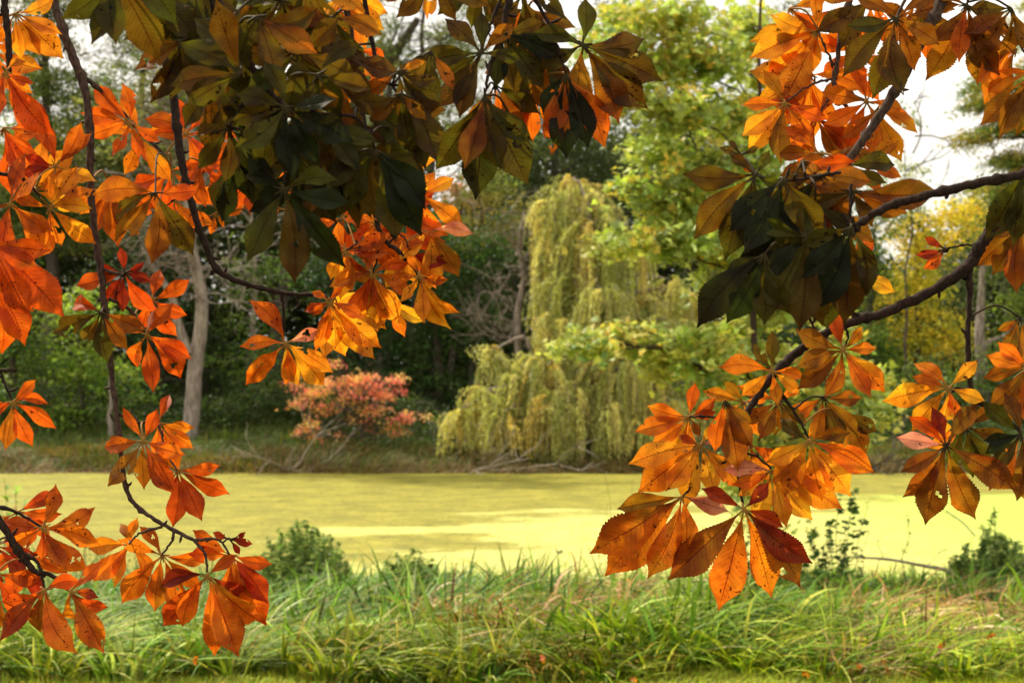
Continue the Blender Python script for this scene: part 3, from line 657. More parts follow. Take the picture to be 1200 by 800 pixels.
# ------------------------------------------------------------------ the buckeye boughs hanging round the camera
WILD=1.0
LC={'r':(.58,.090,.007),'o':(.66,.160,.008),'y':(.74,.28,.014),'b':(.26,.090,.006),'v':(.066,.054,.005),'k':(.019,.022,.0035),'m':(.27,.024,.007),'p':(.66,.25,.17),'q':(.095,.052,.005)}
WV=[0,.05,.12,.25,.40,.55,.66,.76,.85,.92,.97,1.]
WW=[.02,.03,.07,.30,.66,.92,1.,.84,.48,.19,.07,.0]
def leaflet(hub, theta, plen, depth, col, parent, flat=False):
    L=plen/F*depth; th=math.radians(theta)
    tilt=rng.normal(0,.25*WILD)+(.10 if theta>40 and theta<140 else 0)
    d=np.array([math.cos(th),math.tan(np.clip(tilt,-.75,.75)),-math.sin(th)]); Ld=L*np.linalg.norm(d); d/=np.linalg.norm(d)
    n=np.array([0,-1.,0]); n=n-d*np.dot(n,d); n/=np.linalg.norm(n); s=np.cross(d,n)
    ro=np.clip(rng.normal(0,.33*WILD),-.65,.65); s2=s*math.cos(ro)+n*math.sin(ro); n2=n*math.cos(ro)-s*math.sin(ro)
    rows=60; v=np.linspace(0,1,rows+1); us=np.array([-1,-.82,-.62,-.41,-.2,0,.2,.41,.62,.82,1.])
    W=Ld*rng.uniform(.170,.208); wv=np.interp(v,WV,WW)*W
    jag=1+np.where((v>.2)&(v<.95),(.045*((np.arange(rows+1)%2)*2-1)),0)+rng.normal(0,.015,rows+1)
    fold=rng.uniform(.08,.45); curl=rng.normal(.10,.12)*WILD; side=rng.normal(0,.09*WILD); tw=rng.normal(0,.42*WILD); ph=rng.uniform(0,6); wav=rng.uniform(.01,.045)
    if rng.random()<.15*WILD: curl+=rng.uniform(.2,.5); fold+=.35
    vv=v[:,None]; u=us[None]; wr_=wv[:,None]; au=np.abs(u)
    a_=(tw*(vv-.3))[...,None]; sd=s2*np.cos(a_)+n2*np.sin(a_); nn=n2*np.cos(a_)-s2*np.sin(a_)
    cc_=hub+d*(Ld*vv*(1-.3*abs(curl)*vv))[...,None]-n2*(curl*Ld*vv*vv)[...,None]+s2*(side*Ld*np.sin(vv*np.pi))[...,None]
    e=np.where(au>.99,jag[:,None],1.)
    off=au*wr_*fold-(u*u)*wr_*.10+wav*Ld*np.sin(vv*13+ph+u*1.3)*au*np.minimum(1,4*vv*(1-vv))+.004*Ld*np.abs(np.sin((vv*19-au*2.6)*np.pi))*au
    V=(cc_+sd*(u*wr_*e*math.cos(fold*.7))[...,None]+nn*off[...,None]).reshape(-1,3)
    UV=np.stack(np.broadcast_arrays(u,vv),-1).reshape(-1,2)
    k=len(us); i=np.arange(rows)[:,None]*k; j=np.arange(k-1)[None]
    Fq=np.stack([i+j,i+j+1,i+j+1+k,i+j+k],-1).reshape(-1,4)
    # insect bites and torn margins
    fc=UV[Fq].mean(1); drop=np.zeros(len(Fq),bool)
    for q in range(rng.choice([0,0,0,0,0,1,1,2])):
        u0=rng.uniform(-1,1); v0=rng.uniform(.3,.95); r0=rng.uniform(.012,.05) if rng.random()<.85 else .085
        dx=(fc[:,0]-u0)*.19; dy=fc[:,1]-v0
        drop|=(np.hypot(dx,dy)*(1+.35*np.sin(np.arctan2(dy,dx)*3+u0*9)))<r0
    Fq=Fq[~drop]
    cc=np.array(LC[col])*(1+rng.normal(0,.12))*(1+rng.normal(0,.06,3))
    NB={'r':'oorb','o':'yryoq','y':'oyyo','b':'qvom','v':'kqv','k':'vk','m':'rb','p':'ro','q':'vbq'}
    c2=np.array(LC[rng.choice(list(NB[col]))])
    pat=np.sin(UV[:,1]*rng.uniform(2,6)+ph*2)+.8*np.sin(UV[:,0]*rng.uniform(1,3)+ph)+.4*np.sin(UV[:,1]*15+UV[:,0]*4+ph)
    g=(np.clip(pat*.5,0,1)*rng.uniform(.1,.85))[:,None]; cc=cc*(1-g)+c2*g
    if col in 'oyrb' and rng.random()<.30:
        g=np.clip(1.1-UV[:,1]*1.6,0,1)[:,None]*rng.uniform(.2,.6); cc=cc*(1-g)+np.array(LC['q'])*g
    m=MB(); m.add(V,Fq,np.clip(cc,.004,.95),UV); m.build('leaflet',M['leaflet'],parent,True)

def bough(label, group, base, paths, leaves, mat='twig', seed=1, wild=.8):
    """paths: [(px,py,depth,rad px), ...] per polyline; leaves: (hx,hy,dd,colour,'angle:len[:colour] ...')"""
    global rng,WILD
    WILD=wild
    keep=rng; rng=np.random.default_rng(seed)
    p0=P(paths[0][0][0],paths[0][0][1],base+paths[0][0][2])
    root=empty('hanging_bough',p0,label,'bough',group)
    sm=MB(); allp=[]
    for pl in paths:
        pts=[P(a,b,base+c) for a,b,c,r in pl]; rad=[r/F*base for a,b,c,r in pl]
        q,r_=smooth_path(pts,rad,7)
        nn=rng.normal(0,.10,len(r_)); r_=r_*(1+nn*.6); q=q+rng.normal(0,.0006,q.shape)
        # bud-scar knots
        for kk in range(4,len(r_)-2,9): r_[kk]*=1.35
        tube(sm,q,r_,9,lump=.05); allp.append(q)
        # buds and short spurs
        for kk in range(3,len(q)-2,5):
            if rng.random()<.6:
                dd_=rng.normal(size=3); dd_[1]*=.4; dd_/=np.linalg.norm(dd_); l_=rng.uniform(.005,.016)
                tube(sm,[q[kk],q[kk]+dd_*(r_[kk]+l_*.5),q[kk]+dd_*(r_[kk]+l_)+np.array([0,0,.002])],[r_[kk]*.45,.0022,.0008],6)
    sm.build('stem',M[mat],root,True)
    allp=np.concatenate(allp)
    for hx,hy,dd,col,spec in leaves:
        dep=base+dd+rng.normal(0,.03*WILD); hub=P(hx,hy,dep)
        lf=MB(); d2=np.hypot((allp[:,0]/allp[:,1]-hub[0]/dep),(allp[:,2]-CZ)/allp[:,1]-(hub[2]-CZ)/dep)
        k=int(np.argmin(d2)); a=allp[k]
        toks=[t.split(':') for t in spec.split()]
        mid=(a+hub)/2+np.array([0,rng.normal(0,.01),np.linalg.norm(a-hub)*rng.uniform(.08,.2)])
        if np.linalg.norm(a-hub)<.012: mid=(a+hub)/2; 
        q,r_=smooth_path([a,mid,hub],[.0017,.0014,.0016],7)
        pc=(.26,.12,.02) if col in 'oyrp' else (.035,.020,.006)
        tube(lf,q,r_,6,pc)
        # small knob where the leaflets meet, and their short stalks
        lo=lf
        for t in toks:
            th=math.radians(float(t[0])); dv_=np.array([math.cos(th),0,-math.sin(th)])
            tube(lo,[hub,hub+dv_*.006,hub+dv_*.012],[.0019,.0013,.0008],5,(.30,.15,.025) if pc[0]>.2 else (.04,.028,.007))
        leafo=lf.build('palmate_leaf',M['petiole'],root,True)
        for t in toks:
            leaflet(hub,float(t[0])+rng.normal(0,2.5*WILD),float(t[1])*rng.uniform(1.0,1.1),dep,t[2] if len(t)>2 else col,leafo)
    rng=keep
    return root

gb='buckeye boughs hanging into the view'
# --- left long bough
bough('long grey-stemmed bough with red-orange leaves hanging down the left side',gb,2.2,
 [[(-60,-620,0,10),(-10,-360,0,8),(30,-150,0,6.5),(50,-50,0,5.8),(66,12,0,5.4),(84,62,0,5.2),(98,100,0,5),(105,150,0,4.5),(106,210,0,4.3),(111,270,0,4.1),(119,325,0,3.9),(124,375,0,3.6),(129,420,0,3.4),(136,480,0,3.2),(143,540,0,3),(150,578,0,2.8),(165,597,0,2.6),(195,616,0,2.3),(228,633,0,2)],
  [(94,88,0,3),(125,112,.02,2.5),(160,150,.04,2.2),(194,181,.05,1.6)],
  [(119,315,0,2.2),(135,320,.0,1.8),(146,321,0,1.5)],[(127,350,0,2.2),(150,362,.02,1.8),(172,388,.03,1.4)],[(141,485,0,2.4),(160,495,.02,1.8),(183,495,.03,1.4),(195,530,.02,1.2),(207,550,.02,1)],
  [(228,633,0,2.2),(240,650,0,1.6),(243,672,0,1.3)],[(228,633,0,2),(255,632,.0,1.5),(270,650,.0,1.2)],[(205,622,0,1.8),(200,636,0,1.4),(190,650,0,1.2)],[(190,617,0,1.8),(165,624,0,1.3),(152,636,0,1.2)]],
 [(153,144,.0,'r','190:53 225:60 262:46 160:54 118:44 75:40 30:40'),
  (165,158,.12,'o','200:50 240:50 120:50 60:60 -30:50 0:60'),
  (218,157,.05,'r','200:50 250:45 -60:40 -10:45 35:55 80:50'),
  (200,200,.1,'r','170:60 130:70 90:60 40:60 210:50 -10:55'),
  (182,226,-.1,'q','133:76:b 96:80:b 62:84:q 175:72:o 150:60:q -2:50:r'),
  (205,235,.1,'o','30:50 60:50 100:50 -20:45'),
  (128,215,.12,'o','110:60 140:50 60:70:b 80:70 30:60'),
  (146,320,.0,'m','200:34 260:30 -30:26 165:58:r 95:44 50:55:r 15:34 130:45'),
  (119,366,-.08,'q','200:54:r 160:68:q 125:54:q 80:58:v 25:55:b 55:50:b'),
  (172,392,.0,'r','122:55 82:64 55:76 28:58 -50:46:r -85:32:p 195:50:r'),
  (178,352,.06,'r','-30:50 20:45 60:50 -80:40 120:40'),
  (168,516,.0,'r','170:58 129:64:b 95:60:b 57:74:r 235:44 -65:40 20:50:r'),
  (186,495,.04,'o','70:58 100:40 40:50 -75:42:r 10:40'),
  (208,551,-.02,'r','-8:46 27:68 60:66 95:62 120:40:m 200:40:o'),
  (152,637,.0,'o','135:58 112:52 55:42 240:30 285:30 170:50'),
  (190,650,.02,'o','130:78 103:74 78:70 45:58 230:46 0:60 200:52'),
  (243,673,-.03,'o','131:90:r 90:92:o 72:100:o 165:66:m 45:72:m -35:42:r 112:70:o 60:110:o'),
  (271,650,.0,'r','78:80:o 67:90:r 8:52:r 205:56:r 55:72:m 95:90:o 180:50:r'),
  (270,632,.0,'m','-20:20 10:26 60:22 200:24')],'twig_grey',11,.65)
# --- upper left edge
bough('orange-leaved bough reaching in along the upper left edge',gb,2.1,
 [[(-10,-90,0,5),(2,-30,0,4.5),(7,20,0,4),(11,60,0,3.4),(10,90,0,3)],[(-120,150,0,4),(-50,185,0,3),(0,203,0,2.4),(28,211,0,2),(48,232,0,1.5)],[(-120,260,0,4),(-60,275,0,3),(-8,284,0,2)]],
 [(18,16,.0,'y','18:54 40:64:y 62:52 85:52 165:40 -30:50 120:60:o'),
  (6,84,-.02,'r','52:88 70:70 95:52 20:32 130:60 -40:30:o'),
  (-8,60,.1,'o','20:60 50:60 80:60 -20:50 110:70'),
  (65,195,.04,'o','240:60:r -45:54:o 200:38:m 165:40:m 300:60 20:52:y 95:40'),
  (4,150,.06,'r','70:60 40:50 110:60 100:90 0:40'),
  (58,243,.0,'o','44:66 83:54 113:62 4:52:y 200:46 -58:62:y -25:56'),
  (12,238,-.03,'o','60:70 30:60 100:70:r 135:60 -40:50 -75:60:r 165:40'),
  (-10,282,-.1,'r','50:112 66:100 30:62 12:70 85:80:r'),
  (-12,330,-.05,'r','35:60 60:85 85:90 10:50 110:70'),
  (12,180,.12,'r','30:50 80:60 130:50 -30:60'),
  (40,225,.12,'y','-80:60 -50:70 -20:60 20:50')],'twig',12)
# --- lower left
bough('dark-stemmed bough with bright orange leaves in the bottom left corner',gb,2.0,
 [[(-110,480,0,8),(-50,560,0,7),(0,612,0,5),(18,640,0,4.4),(40,668,0,3.4),(60,674,0,2.4),(82,692,0,1.6)],[(-90,410,.1,4),(-30,432,.1,3),(20,434,.1,2)],[(22,645,0,2.5),(45,660,0,2),(52,690,0,1.4)],[(-20,590,0,2.5),(20,600,0,2),(50,618,0,1.4)],[(0,434,.1,1.8),(8,455,.1,1.4),(15,470,.1,1)]],
 [(15,471,.1,'r','35:60 66:56 100:56:o 0:40:r -42:36:o 140:50:r 180:40'),
  (50,618,.0,'o','20:68 42:74 -75:50 -25:60 95:38:r 150:50 185:50:r 60:60'),
  (20,600,.06,'r','-30:50 0:50 40:50 100:50 150:60'),
  (30,650,-.03,'r','-15:48 30:50 75:60:m 120:60 165:50 -60:45'),
  (52,691,-.04,'o','130:72:r 101:58:b 70:72:o 53:80:o -10:52:r 160:56:r'),
  (82,692,-.06,'o','58:78:o 72:66:o 35:52:r -45:50:r 88:50:o 10:34:r'),
  (-6,672,-.05,'r','20:60 60:70 95:70:b 130:60'),
  (-5,640,.0,'m','10:50 50:60 90:50 -40:50')],'twig',13)
# --- second bough
bough('thin brown bough with a swinging sideways tip and speckled orange leaves left of centre',gb,2.15,
 [[(20,-600,0,10),(80,-330,0,8),(120,-140,0,7),(148,-50,0,6.4),(170,25,0,6),(190,62,0,5.6),(202,100,0,5.4),(207,150,0,5),(215,200,0,4.6),(226,245,0,4.2),(240,285,0,4),(258,319,0,3.8),(300,336,0,3),(345,345,0,2.6),(378,346,0,1.8),(388,353,0,1.4)],
  [(331,344,0,1.6),(332,370,0,1.3),(332,398,0,1.1)],[(345,344,0,1.4),(350,356,0,1),(342,366,0,.8)],[(252,314,0,2.5),(247,322,0,2)],[(220,225,0,1.5),(208,232,0,1),(196,240,0,.8)]],
 [(335,402,.0,'o','130:66 96:54 33:66:y 52:70:y 176:54:o 228:60:r -22:46:p 70:50:y'),
  (386,353,.0,'o','165:34:r 210:26:o 130:28 88:64:y 46:78:y 66:66:y 20:46:o -50:22:o 105:62:o'),
  (400,372,.08,'y','80:50 50:60 110:50 20:50'),
  (236,190,.05,'r','20:50 60:46 -30:40 120:40 85:50')],'twig',14)
# --- dark top left mass, close to the lens
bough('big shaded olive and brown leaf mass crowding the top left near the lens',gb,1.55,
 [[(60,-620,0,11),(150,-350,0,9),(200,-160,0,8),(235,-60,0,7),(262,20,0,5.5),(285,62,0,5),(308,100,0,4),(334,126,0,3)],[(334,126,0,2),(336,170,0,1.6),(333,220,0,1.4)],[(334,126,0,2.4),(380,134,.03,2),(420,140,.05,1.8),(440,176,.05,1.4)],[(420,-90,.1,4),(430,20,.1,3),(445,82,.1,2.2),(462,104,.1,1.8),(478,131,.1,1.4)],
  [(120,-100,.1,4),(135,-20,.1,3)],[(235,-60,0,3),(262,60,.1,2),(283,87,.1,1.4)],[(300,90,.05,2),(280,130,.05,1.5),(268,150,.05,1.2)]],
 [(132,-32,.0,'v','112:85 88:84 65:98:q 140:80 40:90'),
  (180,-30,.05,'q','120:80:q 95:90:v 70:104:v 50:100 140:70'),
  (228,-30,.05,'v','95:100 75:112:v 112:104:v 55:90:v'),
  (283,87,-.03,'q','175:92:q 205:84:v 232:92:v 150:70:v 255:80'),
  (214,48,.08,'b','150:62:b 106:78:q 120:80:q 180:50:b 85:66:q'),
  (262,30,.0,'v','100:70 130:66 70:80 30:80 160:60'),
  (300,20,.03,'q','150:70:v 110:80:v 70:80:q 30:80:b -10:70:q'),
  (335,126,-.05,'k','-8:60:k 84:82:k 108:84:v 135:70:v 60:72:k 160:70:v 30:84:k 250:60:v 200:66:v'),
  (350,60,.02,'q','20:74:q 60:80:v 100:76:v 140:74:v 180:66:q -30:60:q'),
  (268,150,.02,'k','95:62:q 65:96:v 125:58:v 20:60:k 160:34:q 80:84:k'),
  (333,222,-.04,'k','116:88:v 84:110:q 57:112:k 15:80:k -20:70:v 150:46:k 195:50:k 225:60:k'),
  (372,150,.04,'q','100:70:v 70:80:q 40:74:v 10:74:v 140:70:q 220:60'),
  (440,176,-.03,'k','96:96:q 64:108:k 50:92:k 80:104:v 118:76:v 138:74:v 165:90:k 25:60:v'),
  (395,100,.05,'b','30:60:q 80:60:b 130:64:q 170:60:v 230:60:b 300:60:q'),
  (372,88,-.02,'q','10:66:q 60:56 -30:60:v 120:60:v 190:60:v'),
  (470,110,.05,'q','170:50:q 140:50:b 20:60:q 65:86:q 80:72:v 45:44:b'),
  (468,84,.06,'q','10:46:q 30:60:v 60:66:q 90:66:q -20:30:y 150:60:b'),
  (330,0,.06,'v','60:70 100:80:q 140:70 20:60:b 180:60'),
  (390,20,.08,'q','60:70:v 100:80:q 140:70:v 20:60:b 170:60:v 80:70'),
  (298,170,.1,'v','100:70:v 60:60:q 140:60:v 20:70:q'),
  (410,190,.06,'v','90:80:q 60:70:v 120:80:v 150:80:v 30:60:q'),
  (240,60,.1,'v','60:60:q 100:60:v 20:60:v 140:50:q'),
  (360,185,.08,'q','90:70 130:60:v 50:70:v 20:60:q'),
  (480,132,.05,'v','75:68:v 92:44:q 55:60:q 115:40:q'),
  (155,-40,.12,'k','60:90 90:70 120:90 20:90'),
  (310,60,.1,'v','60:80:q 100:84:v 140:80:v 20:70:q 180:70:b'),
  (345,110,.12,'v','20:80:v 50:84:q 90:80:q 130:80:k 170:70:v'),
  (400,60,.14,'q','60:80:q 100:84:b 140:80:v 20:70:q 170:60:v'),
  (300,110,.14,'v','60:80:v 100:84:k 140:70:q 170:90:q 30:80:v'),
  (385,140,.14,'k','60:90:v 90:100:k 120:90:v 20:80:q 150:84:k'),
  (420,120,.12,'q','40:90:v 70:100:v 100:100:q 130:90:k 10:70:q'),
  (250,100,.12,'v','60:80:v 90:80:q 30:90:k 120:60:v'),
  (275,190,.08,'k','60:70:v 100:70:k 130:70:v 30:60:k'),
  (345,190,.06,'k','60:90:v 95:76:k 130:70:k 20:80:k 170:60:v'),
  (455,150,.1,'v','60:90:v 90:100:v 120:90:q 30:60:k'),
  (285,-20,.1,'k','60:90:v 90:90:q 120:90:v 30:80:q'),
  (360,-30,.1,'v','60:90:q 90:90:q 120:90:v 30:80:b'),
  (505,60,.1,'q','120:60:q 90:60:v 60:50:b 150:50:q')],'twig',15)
# --- orange spray behind the dark mass
bough('sunlit orange spray with black specks hanging below the dark leaves at centre left',gb,2.25,
 [[(300,-600,0,8),(350,-350,0,6),(380,-160,0,5),(398,-40,0,4),(418,90,0,3.4),(434,210,0,3),(446,273,0,2.8),(468,296,0,2.4),(492,322,0,1.6)],[(446,273,0,1.8),(442,300,0,1.4),(437,319,0,1)],[(440,240,0,1.8),(470,232,0,1.4),(493,228,0,1)],[(446,273,0,1.6),(425,282,0,1.2),(406,293,0,1)],[(398,-40,0,2),(400,-10,0,1.4),(398,-4,0,1)],[(455,284,0,1.4),(470,275,0,1),(480,292,0,.8)]],
 [(437,319,-.02,'o','122:62:r 100:46:r 60:66:y 38:52:o -10:44:r 205:44:r 160:50:o 75:72:y 240:40:o'),
  (492,323,-.03,'o','132:40:y 86:56:y 71:72:y 52:66:y 12:34:o 165:40:o 240:30:o'),
  (406,293,.02,'o','255:34 100:56:y 122:46:y 75:52:y 5:50:r -25:52:r 175:36:o 55:54:b'),
  (493,228,.03,'y','34:62:y 60:56:o 245:36:y -28:42:y -60:30:y 90:50:o 140:60:o 200:52'),
  (478,292,.0,'o','-15:44:r 20:48:m 120:50:b 160:54:o 90:52:y 220:44:r 55:56:o'),
  (402,255,.05,'r','80:50 110:50 40:50:o -40:40:o 160:40:r 260:50'),
  (440,262,.06,'o','60:60 100:56 140:54:r 20:60:o 200:44 -60:50:r'),
  (470,250,.05,'r','60:56 110:60 20:60:o 165:60:o -40:50'),
  (425,340,.05,'y','90:56:y 60:50:y 120:56 150:44:y 20:50'),
  (455,350,.06,'y','30:50:y 70:50:o 110:44:y 150:50'),
  (505,270,.02,'p','5:50:p 60:60:b 90:70:y 130:50:y'),
  (400,-6,.0,'y','38:60:y 64:64:o 92:56:o 115:66:o 140:60:y 15:50:y'),
  (372,30,.05,'o','70:48 30:56:y 110:40 160:56 0:60:y'),
  (330,180,.1,'o','100:60 60:60 140:60 30:50 170:60:r'),
  (300,200,.12,'o','100:50:r 70:60:r 130:60:r 160:60:r 40:50'),
  (290,160,.14,'r','100:60:r 70:60:o 140:60:r 200:50:r'),
  (395,180,.1,'o','100:60 60:60 140:60 30:60 160:50:r'),
  (450,190,.1,'o','100:60 60:70:y 140:60 30:70:y 0:60:y'),
  (415,60,.08,'o','60:60 100:70 130:60 20:50:r 170:60'),
  (252,250,.1,'o','100:26 60:20 150:30 -20:40')],'twig',16)
# --- top centre olive leaves
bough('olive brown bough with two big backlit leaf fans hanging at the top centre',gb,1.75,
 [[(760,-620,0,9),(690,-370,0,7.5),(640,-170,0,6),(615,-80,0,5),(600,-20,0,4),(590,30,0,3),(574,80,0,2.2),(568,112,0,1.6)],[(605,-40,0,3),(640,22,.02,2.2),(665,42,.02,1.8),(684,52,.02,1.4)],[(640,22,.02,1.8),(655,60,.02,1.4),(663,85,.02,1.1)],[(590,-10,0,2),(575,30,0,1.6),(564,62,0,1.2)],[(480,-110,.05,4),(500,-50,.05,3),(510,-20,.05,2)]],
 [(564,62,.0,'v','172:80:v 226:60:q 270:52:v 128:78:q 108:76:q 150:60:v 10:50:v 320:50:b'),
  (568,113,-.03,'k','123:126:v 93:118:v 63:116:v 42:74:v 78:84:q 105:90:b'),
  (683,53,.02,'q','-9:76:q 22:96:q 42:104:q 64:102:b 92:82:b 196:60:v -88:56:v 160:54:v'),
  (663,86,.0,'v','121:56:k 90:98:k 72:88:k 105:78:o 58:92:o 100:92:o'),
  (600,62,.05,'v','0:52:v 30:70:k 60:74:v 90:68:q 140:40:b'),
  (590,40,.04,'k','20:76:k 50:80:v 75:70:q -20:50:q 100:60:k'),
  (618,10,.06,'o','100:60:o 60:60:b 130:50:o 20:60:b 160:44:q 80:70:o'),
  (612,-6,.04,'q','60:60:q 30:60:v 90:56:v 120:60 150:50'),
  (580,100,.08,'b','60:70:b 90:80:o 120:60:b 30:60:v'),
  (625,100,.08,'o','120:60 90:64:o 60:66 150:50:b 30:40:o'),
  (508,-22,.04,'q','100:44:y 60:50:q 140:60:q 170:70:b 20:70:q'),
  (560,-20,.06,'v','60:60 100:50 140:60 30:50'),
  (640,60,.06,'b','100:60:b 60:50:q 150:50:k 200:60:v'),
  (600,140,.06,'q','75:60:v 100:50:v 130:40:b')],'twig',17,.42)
# --- upper right
bough('grey-stemmed bough slanting down the upper right with bright orange and brown leaves',gb,2.0,
 [[(1330,-620,0,12),(1250,-360,0,10),(1175,-150,0,8),(1135,-60,0,7.5),(1105,0,0,7),(1082,42,0,6.5),(1068,72,0,6),(1048,108,0,5.6),(1022,148,0,5.4),(1000,180,0,5.2),(985,202,0,4.6),(975,235,0,3.5)],
  [(1060,-140,.1,5),(1020,-60,.1,4),(990,20,.1,3.4),(980,80,.1,3),(978,102,.1,3),(995,128,.1,2.2),(1012,148,.1,1.8)],[(980,80,.1,1.6),(968,60,.1,1.3),(959,37,.1,1)],[(977,92,.1,1.5),(950,100,.1,1.3),(920,120,.1,1)],[(978,108,.1,1.5),(965,125,.1,1.2),(957,138,.1,1)],[(982,112,.1,1.4),(1000,112,.1,1.2),(1016,118,.1,1)],[(1080,-60,-.05,3),(1065,-10,-.05,2),(1050,22,-.05,1.4)],[(1150,-60,0,3),(1138,-20,0,2),(1133,6,0,1.4)]],
 [(958,38,.1,'y','197:56:y 175:82:y 138:72:y 92:46:o -34:50:y -92:46:y 118:100:y 160:84:y'),
  (949,88,.12,'y','190:66:y 150:72:y 120:72:o 60:60:o 20:66:o 230:50:y 90:80:o'),
  (920,121,.08,'o','232:44:b 178:50:o 142:66:y 126:70:y 60:66:o 20:50:r 95:70:b'),
  (957,139,.1,'o','60:56:b 100:60:r 140:66:o 20:56:b -60:60:o 200:60:o 35:60:r'),
  (1016,119,.08,'r','110:60:r 70:60:o 150:54:o 190:54:o 20:50:o -70:50:r 250:50:r'),
  (1028,128,.05,'y','10:44:o 50:60:y 62:66:y 82:60:y 105:56:o 140:50:o 30:54:y'),
  (1000,60,.14,'r','100:60 60:60:o 140:50 20:60:o 200:50:o 260:50'),
  (960,180,.04,'r','0:60:b 180:50:b 150:50:b 30:60:b 90:60:r 220:50:o'),
  (1050,22,-.05,'b','171:56:v 132:90:q 105:94:q 68:66:b 86:88:b -30:50:b 210:56:b 30:60:b'),
  (1020,0,.04,'o','150:70:q 120:60:q 60:60:o 90:60:o 30:50:b 190:60:b'),
  (1133,6,-.02,'b','116:88:b 136:60:b 78:94:b 62:86:b 30:66:b 170:60:b 200:50 96:70:o'),
  (1100,20,.06,'o','100:50:o 60:50:b 140:50:o 180:40:b'),
  (1185,10,.0,'b','150:60 120:70:b 90:60:b 60:60 180:50:q'),
  (1191,58,.05,'y','142:64:o 160:50:y 120:72:o 100:60:b 190:56:b'),
  (1215,84,-.02,'b','138:84:b 116:84:b 100:80:q 160:60:o 85:80:b'),
  (988,196,-.08,'v','-8:74:v 20:52:q 180:60:b 150:60:v'),
  (1012,190,.03,'o','20:50:o -30:50:y 60:40:o'),
  (925,10,.1,'y','30:50:o 60:60:y 100:50:q -20:50'),
  (1000,8,.12,'o','120:60:o 90:60:b 160:50:r 60:60'),
  (1075,0,.03,'b','90:60:q 50:60:b 130:60:b 10:50:b')],'twig_grey',18,.5)
# --- dark right spray
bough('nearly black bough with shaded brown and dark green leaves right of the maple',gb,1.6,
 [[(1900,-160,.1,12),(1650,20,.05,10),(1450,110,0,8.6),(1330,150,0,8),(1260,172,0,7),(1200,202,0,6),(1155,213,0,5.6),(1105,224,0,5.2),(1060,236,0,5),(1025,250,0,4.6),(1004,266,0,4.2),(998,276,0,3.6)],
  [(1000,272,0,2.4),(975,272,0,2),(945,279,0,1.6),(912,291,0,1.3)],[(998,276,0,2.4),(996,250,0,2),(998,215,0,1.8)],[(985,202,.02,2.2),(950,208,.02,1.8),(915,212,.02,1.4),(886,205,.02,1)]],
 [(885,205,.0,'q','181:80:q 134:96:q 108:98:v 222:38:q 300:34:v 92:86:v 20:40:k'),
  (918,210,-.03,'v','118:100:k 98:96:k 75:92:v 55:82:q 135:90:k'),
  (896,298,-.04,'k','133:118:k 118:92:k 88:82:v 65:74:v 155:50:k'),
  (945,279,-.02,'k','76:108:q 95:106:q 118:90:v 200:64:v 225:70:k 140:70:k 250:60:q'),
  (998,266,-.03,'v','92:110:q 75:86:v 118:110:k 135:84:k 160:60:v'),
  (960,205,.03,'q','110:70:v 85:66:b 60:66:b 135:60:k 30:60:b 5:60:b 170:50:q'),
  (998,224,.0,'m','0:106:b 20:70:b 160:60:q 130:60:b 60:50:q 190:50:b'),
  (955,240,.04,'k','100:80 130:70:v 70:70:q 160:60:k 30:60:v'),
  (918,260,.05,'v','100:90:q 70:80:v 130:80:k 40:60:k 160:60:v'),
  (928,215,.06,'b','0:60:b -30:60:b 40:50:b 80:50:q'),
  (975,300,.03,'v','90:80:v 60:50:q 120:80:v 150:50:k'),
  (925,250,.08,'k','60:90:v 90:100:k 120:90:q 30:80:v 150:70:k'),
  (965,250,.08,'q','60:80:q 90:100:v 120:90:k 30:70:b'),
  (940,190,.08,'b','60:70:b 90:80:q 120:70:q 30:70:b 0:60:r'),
  (868,182,.05,'q','200:26:q 240:24:q -30:24:q 60:24:m')],'twig',19,.42)
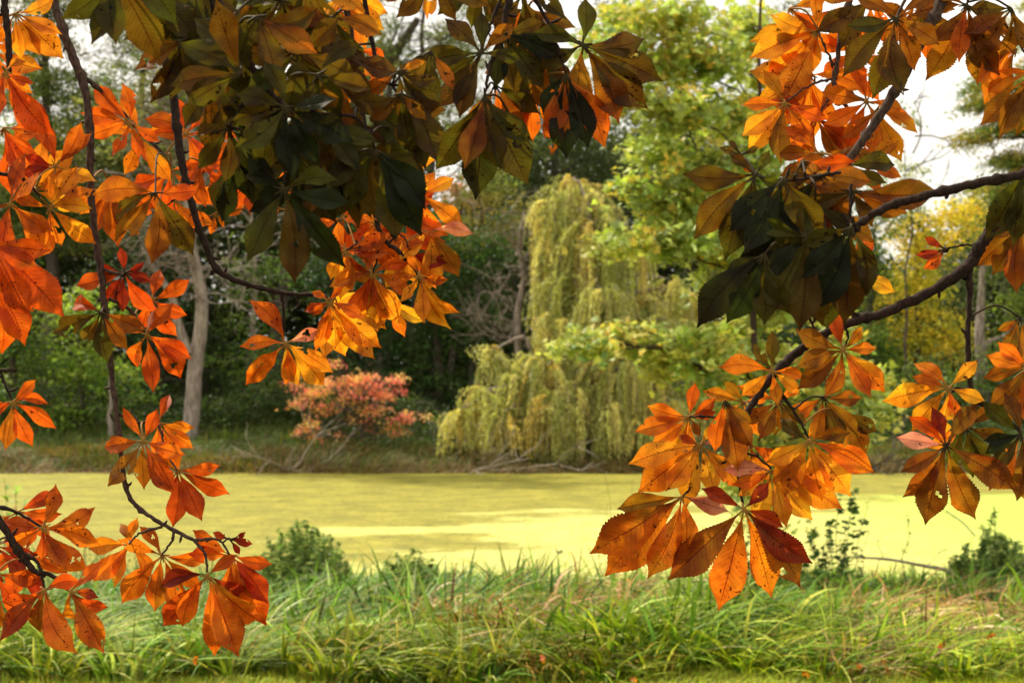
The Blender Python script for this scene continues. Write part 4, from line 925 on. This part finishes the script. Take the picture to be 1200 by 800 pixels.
# --- main right bough
bough('dark curving bough with the sharp golden orange leaves hanging over the water at right',gb,2.1,
 [[(1950,-420,0,15),(1700,-190,0,12),(1500,-20,0,10.4),(1380,70,0,9.4),(1250,150,0,8.6),(1200,205,0,8),(1166,262,0,7.6),(1148,290,0,7.2),(1134,312,0,7),(1100,336,0,6.2),(1050,361,0,6),(1010,374,0,5.6),(970,388,0,5.2),(930,416,0,5),(903,443,0,5),(884,470,0,4.2),(868,502,0,4),(863,535,0,3.6),(865,560,0,2.4),(871,592,0,1.4)],
  [(1135,312,0,4),(1137,350,0,3.4),(1134,400,0,3),(1138,455,0,3),(1143,468,0,3),(1165,480,0,2.4),(1196,505,0,2)],[(1143,468,0,1.8),(1128,492,0,1.4),(1109,521,0,1.2)],[(1138,460,0,1.6),(1125,455,0,1.2),(1112,454,0,1)],
  [(903,443,0,2.6),(910,455,0,2.4),(920,468,0,2),(936,490,0,1.5),(948,515,0,1.2)],[(868,500,0,1.6),(850,492,0,1.4),(828,488,0,1.2),(808,488,0,1)],[(864,530,0,1.8),(845,540,0,1.6),(820,562,0,1.4),(801,580,0,1.2)],[(864,526,0,1.6),(845,520,0,1.3),(822,520,0,1)],[(864,528,0,1.6),(885,534,0,1.3),(905,550,0,1)],[(990,381,0,1.4),(994,395,0,1.2),(988,409,0,1)],[(1140,303,0,1.4),(1142,288,0,1.2),(1125,288,0,1),(1108,292,0,.8)],[(1012,374,0,2.4),(1000,366,0,2)],
  [(958,395,-.02,1.5),(945,360,-.02,1.2),(944,322,-.02,1)],[(1225,180,0,3),(1215,220,0,2),(1200,262,0,1.5)]],
 [(808,489,.0,'o','195:50:o 166:66:o 142:54:o 120:44:y -82:42:r -36:36:r -10:32:r 62:26:b 90:40:y'),
  (821,521,-.02,'y','163:82:y 142:92:o 128:66:y 101:72:y 47:70:o -24:40:p -60:26:y 75:60:y 205:30:r'),
  (871,471,.03,'y','196:48:y 138:40:y 228:34:b 100:46:b 60:44:o -10:30:o'),
  (800,581,-.02,'o','165:82:b 148:124:o 133:124:o 111:108:o 87:70:o 18:52:p'),
  (872,596,-.04,'o','137:116:b 103:118:o 72:112:o 54:110:b 38:102:m 206:54:m -50:40:m 25:50:r'),
  (905,551,.0,'y','180:54:p 143:50:y 76:70:y 27:94:y 50:76:y 110:64:y 8:60:y 160:50:o'),
  (948,516,-.02,'y','153:58:y 112:66:y 52:80:y 27:84:o 75:74:y 222:46:q -10:50:b 130:66:y'),
  (912,470,.02,'o','95:38:b 118:48:b 43:44:q 200:50:o 150:50:b -30:34:o 70:46:b'),
  (905,435,-.02,'o','183:64:o 141:44:y 270:46:q 10:40:o 40:44:y 235:40:q 80:40:o'),
  (988,410,-.03,'o','160:56:b 137:70:b 110:56:o 44:70:o -4:38:o 60:60:o -107:52:r 205:58:b -50:38:y'),
  (965,465,.02,'q','50:60:b 100:54:b 150:54:o 0:44:b 70:60:q -40:30:b'),
  (985,480,.05,'y','60:60:b 30:50:q 100:60:y 140:50:y'),
  (944,322,-.02,'y','64:62:y 84:46:y 120:40:o 10:50:r 150:40:r'),
  (1000,322,.02,'y','22:54:y 60:30:y 100:50:o 140:34:r -70:50:r -20:30:r'),
  (1108,292,-.02,'m','210:28:m 170:36:m 140:34:r'),
  (1112,454,.0,'y','168:78:y 127:66:y 226:50:o -42:44:y 20:44:y 75:46:r 100:60:y 200:44:o'),
  (1109,522,-.02,'b','126:88:b 103:96:b 65:96:b 33:90:b 188:60:p 218:54:r 250:48:m -50:60:q 150:60:b'),
  (1132,500,.02,'q','104:52:v 55:52:v 12:52:q -35:40:b 150:50:o 80:60:v'),
  (1197,508,-.03,'q','150:50:k 118:72:o 95:80:b 80:80:b 170:46:k 220:60:v 135:60:v 250:50:b'),
  (1290,200,.0,'o','100:80:o 70:80:y 130:70:b 40:70:r 160:60:o'),
  (1400,140,.05,'r','100:80:o 70:80:y 130:70:r 40:70:r 160:60:o'),
  (1500,60,-.04,'o','100:80:o 70:80:r 130:70:b 40:70:r 160:60:o'),
  (1340,60,.04,'y','260:70:o 220:60:y 300:70 90:70:b 50:60:r'),
  (1205,430,.0,'o','196:52:o 165:50:b 135:64:b 112:72:b 220:44:o 90:70:o'),
  (1200,262,.0,'q','160:42:b 120:70:b 95:80:b 135:70:b 75:60:b'),
  (1205,190,-.1,'v','116:96:v 96:100:v 75:80:k 140:40:v'),
  (1196,372,.04,'b','150:30:b 110:50:b 80:60:b'),
  (850,470,-.04,'b','60:60:b 80:84:b 100:60:o 40:40:b'),
  (878,520,.02,'o','60:50:o 30:50:o 120:50:r 95:54:y')],'twig',20,.42)


# a few fallen leaves caught in the grass
for px_,py_,dz in ((1158,742,.34),(1105,760,.3),(225,772,.18),(947,786,.12),(745,792,.06),(1010,784,.08),(640,770,.2)):
    y_=(CZ-.62-dz)/((py_-HY)/F); x_=(px_-600)/F*y_; h_=np.array([x_,y_,CZ-(py_-HY)/F*y_])
    r_=empty('fallen_leaf',h_,'small fallen orange leaf caught in the near bank grass','leaf','fallen leaves in the near grass')
    for aa in (rng.uniform(0,360),): 
        for q in (-40,0,40): leaflet(h_,aa+q,9,y_,rng.choice(list('obp')),r_)

# ------------------------------------------------------------------ camera, sky, sun
cam=bpy.data.cameras.new('camera'); co=bpy.data.objects.new('camera',cam); C.objects.link(co)
co.location=(0,0,CZ); co.rotation_euler=(math.radians(90),0,0)
cam.lens=50.0*F/1666.67; cam.sensor_width=36; cam.sensor_fit='HORIZONTAL'
cam.shift_y=(HY-400)/1200.0
cam.clip_end=2000; cam.clip_start=.05
cam.dof.use_dof=True; cam.dof.focus_distance=2.15; cam.dof.aperture_fstop=9.0; cam.dof.aperture_blades=7
sc=bpy.context.scene; sc.camera=co
SUN_EL,SUN_AZ=52.0,-50.0       # azimuth measured from +Y (view direction), negative = left
w=bpy.data.worlds.new('World'); sc.world=w; w.use_nodes=True; nt=w.node_tree; nt.nodes.clear()
out=nt.nodes.new('ShaderNodeOutputWorld'); bg=nt.nodes.new('ShaderNodeBackground')
sky=nt.nodes.new('ShaderNodeTexSky'); sky.sky_type='NISHITA'; sky.sun_disc=False
sky.sun_elevation=math.radians(SUN_EL); sky.sun_rotation=math.radians(SUN_AZ); sky.air_density=1.2; sky.dust_density=3.0
tc=nt.nodes.new('ShaderNodeTexCoord'); no=nt.nodes.new('ShaderNodeTexNoise'); no.inputs['Scale'].default_value=2.2; no.inputs['Detail'].default_value=6
nt.links.new(tc.outputs['Generated'],no.inputs[0])
fac=ramp(nt,[(.30,(.72,.72,.72)),(.6,(1,1,1))],no.outputs[0])
cl_=mixc(nt,fac,sky.outputs[0],(12.6,11.9,10.6))
nt.links.new(cl_,bg.inputs[0]); bg.inputs[1].default_value=.085
nt.links.new(bg.outputs[0],out.inputs[0])
sl=bpy.data.lights.new('sun','SUN'); sl.energy=4.6; sl.angle=math.radians(1.0); sl.color=(1.0,.90,.70)
so=bpy.data.objects.new('sun',sl); C.objects.link(so)
el,az=math.radians(SUN_EL),math.radians(SUN_AZ)
dv=Vector((math.sin(az)*math.cos(el),math.cos(az)*math.cos(el),math.sin(el)))
so.rotation_euler=dv.to_track_quat('Z','Y').to_euler(); so.location=(0,0,30)
sc.view_settings.view_transform='Standard'; sc.view_settings.look='None'; sc.view_settings.exposure=.38; sc.view_settings.gamma=1
sc.cycles.use_denoising=True
sc.cycles.max_bounces=8; sc.cycles.diffuse_bounces=4; sc.cycles.transmission_bounces=4
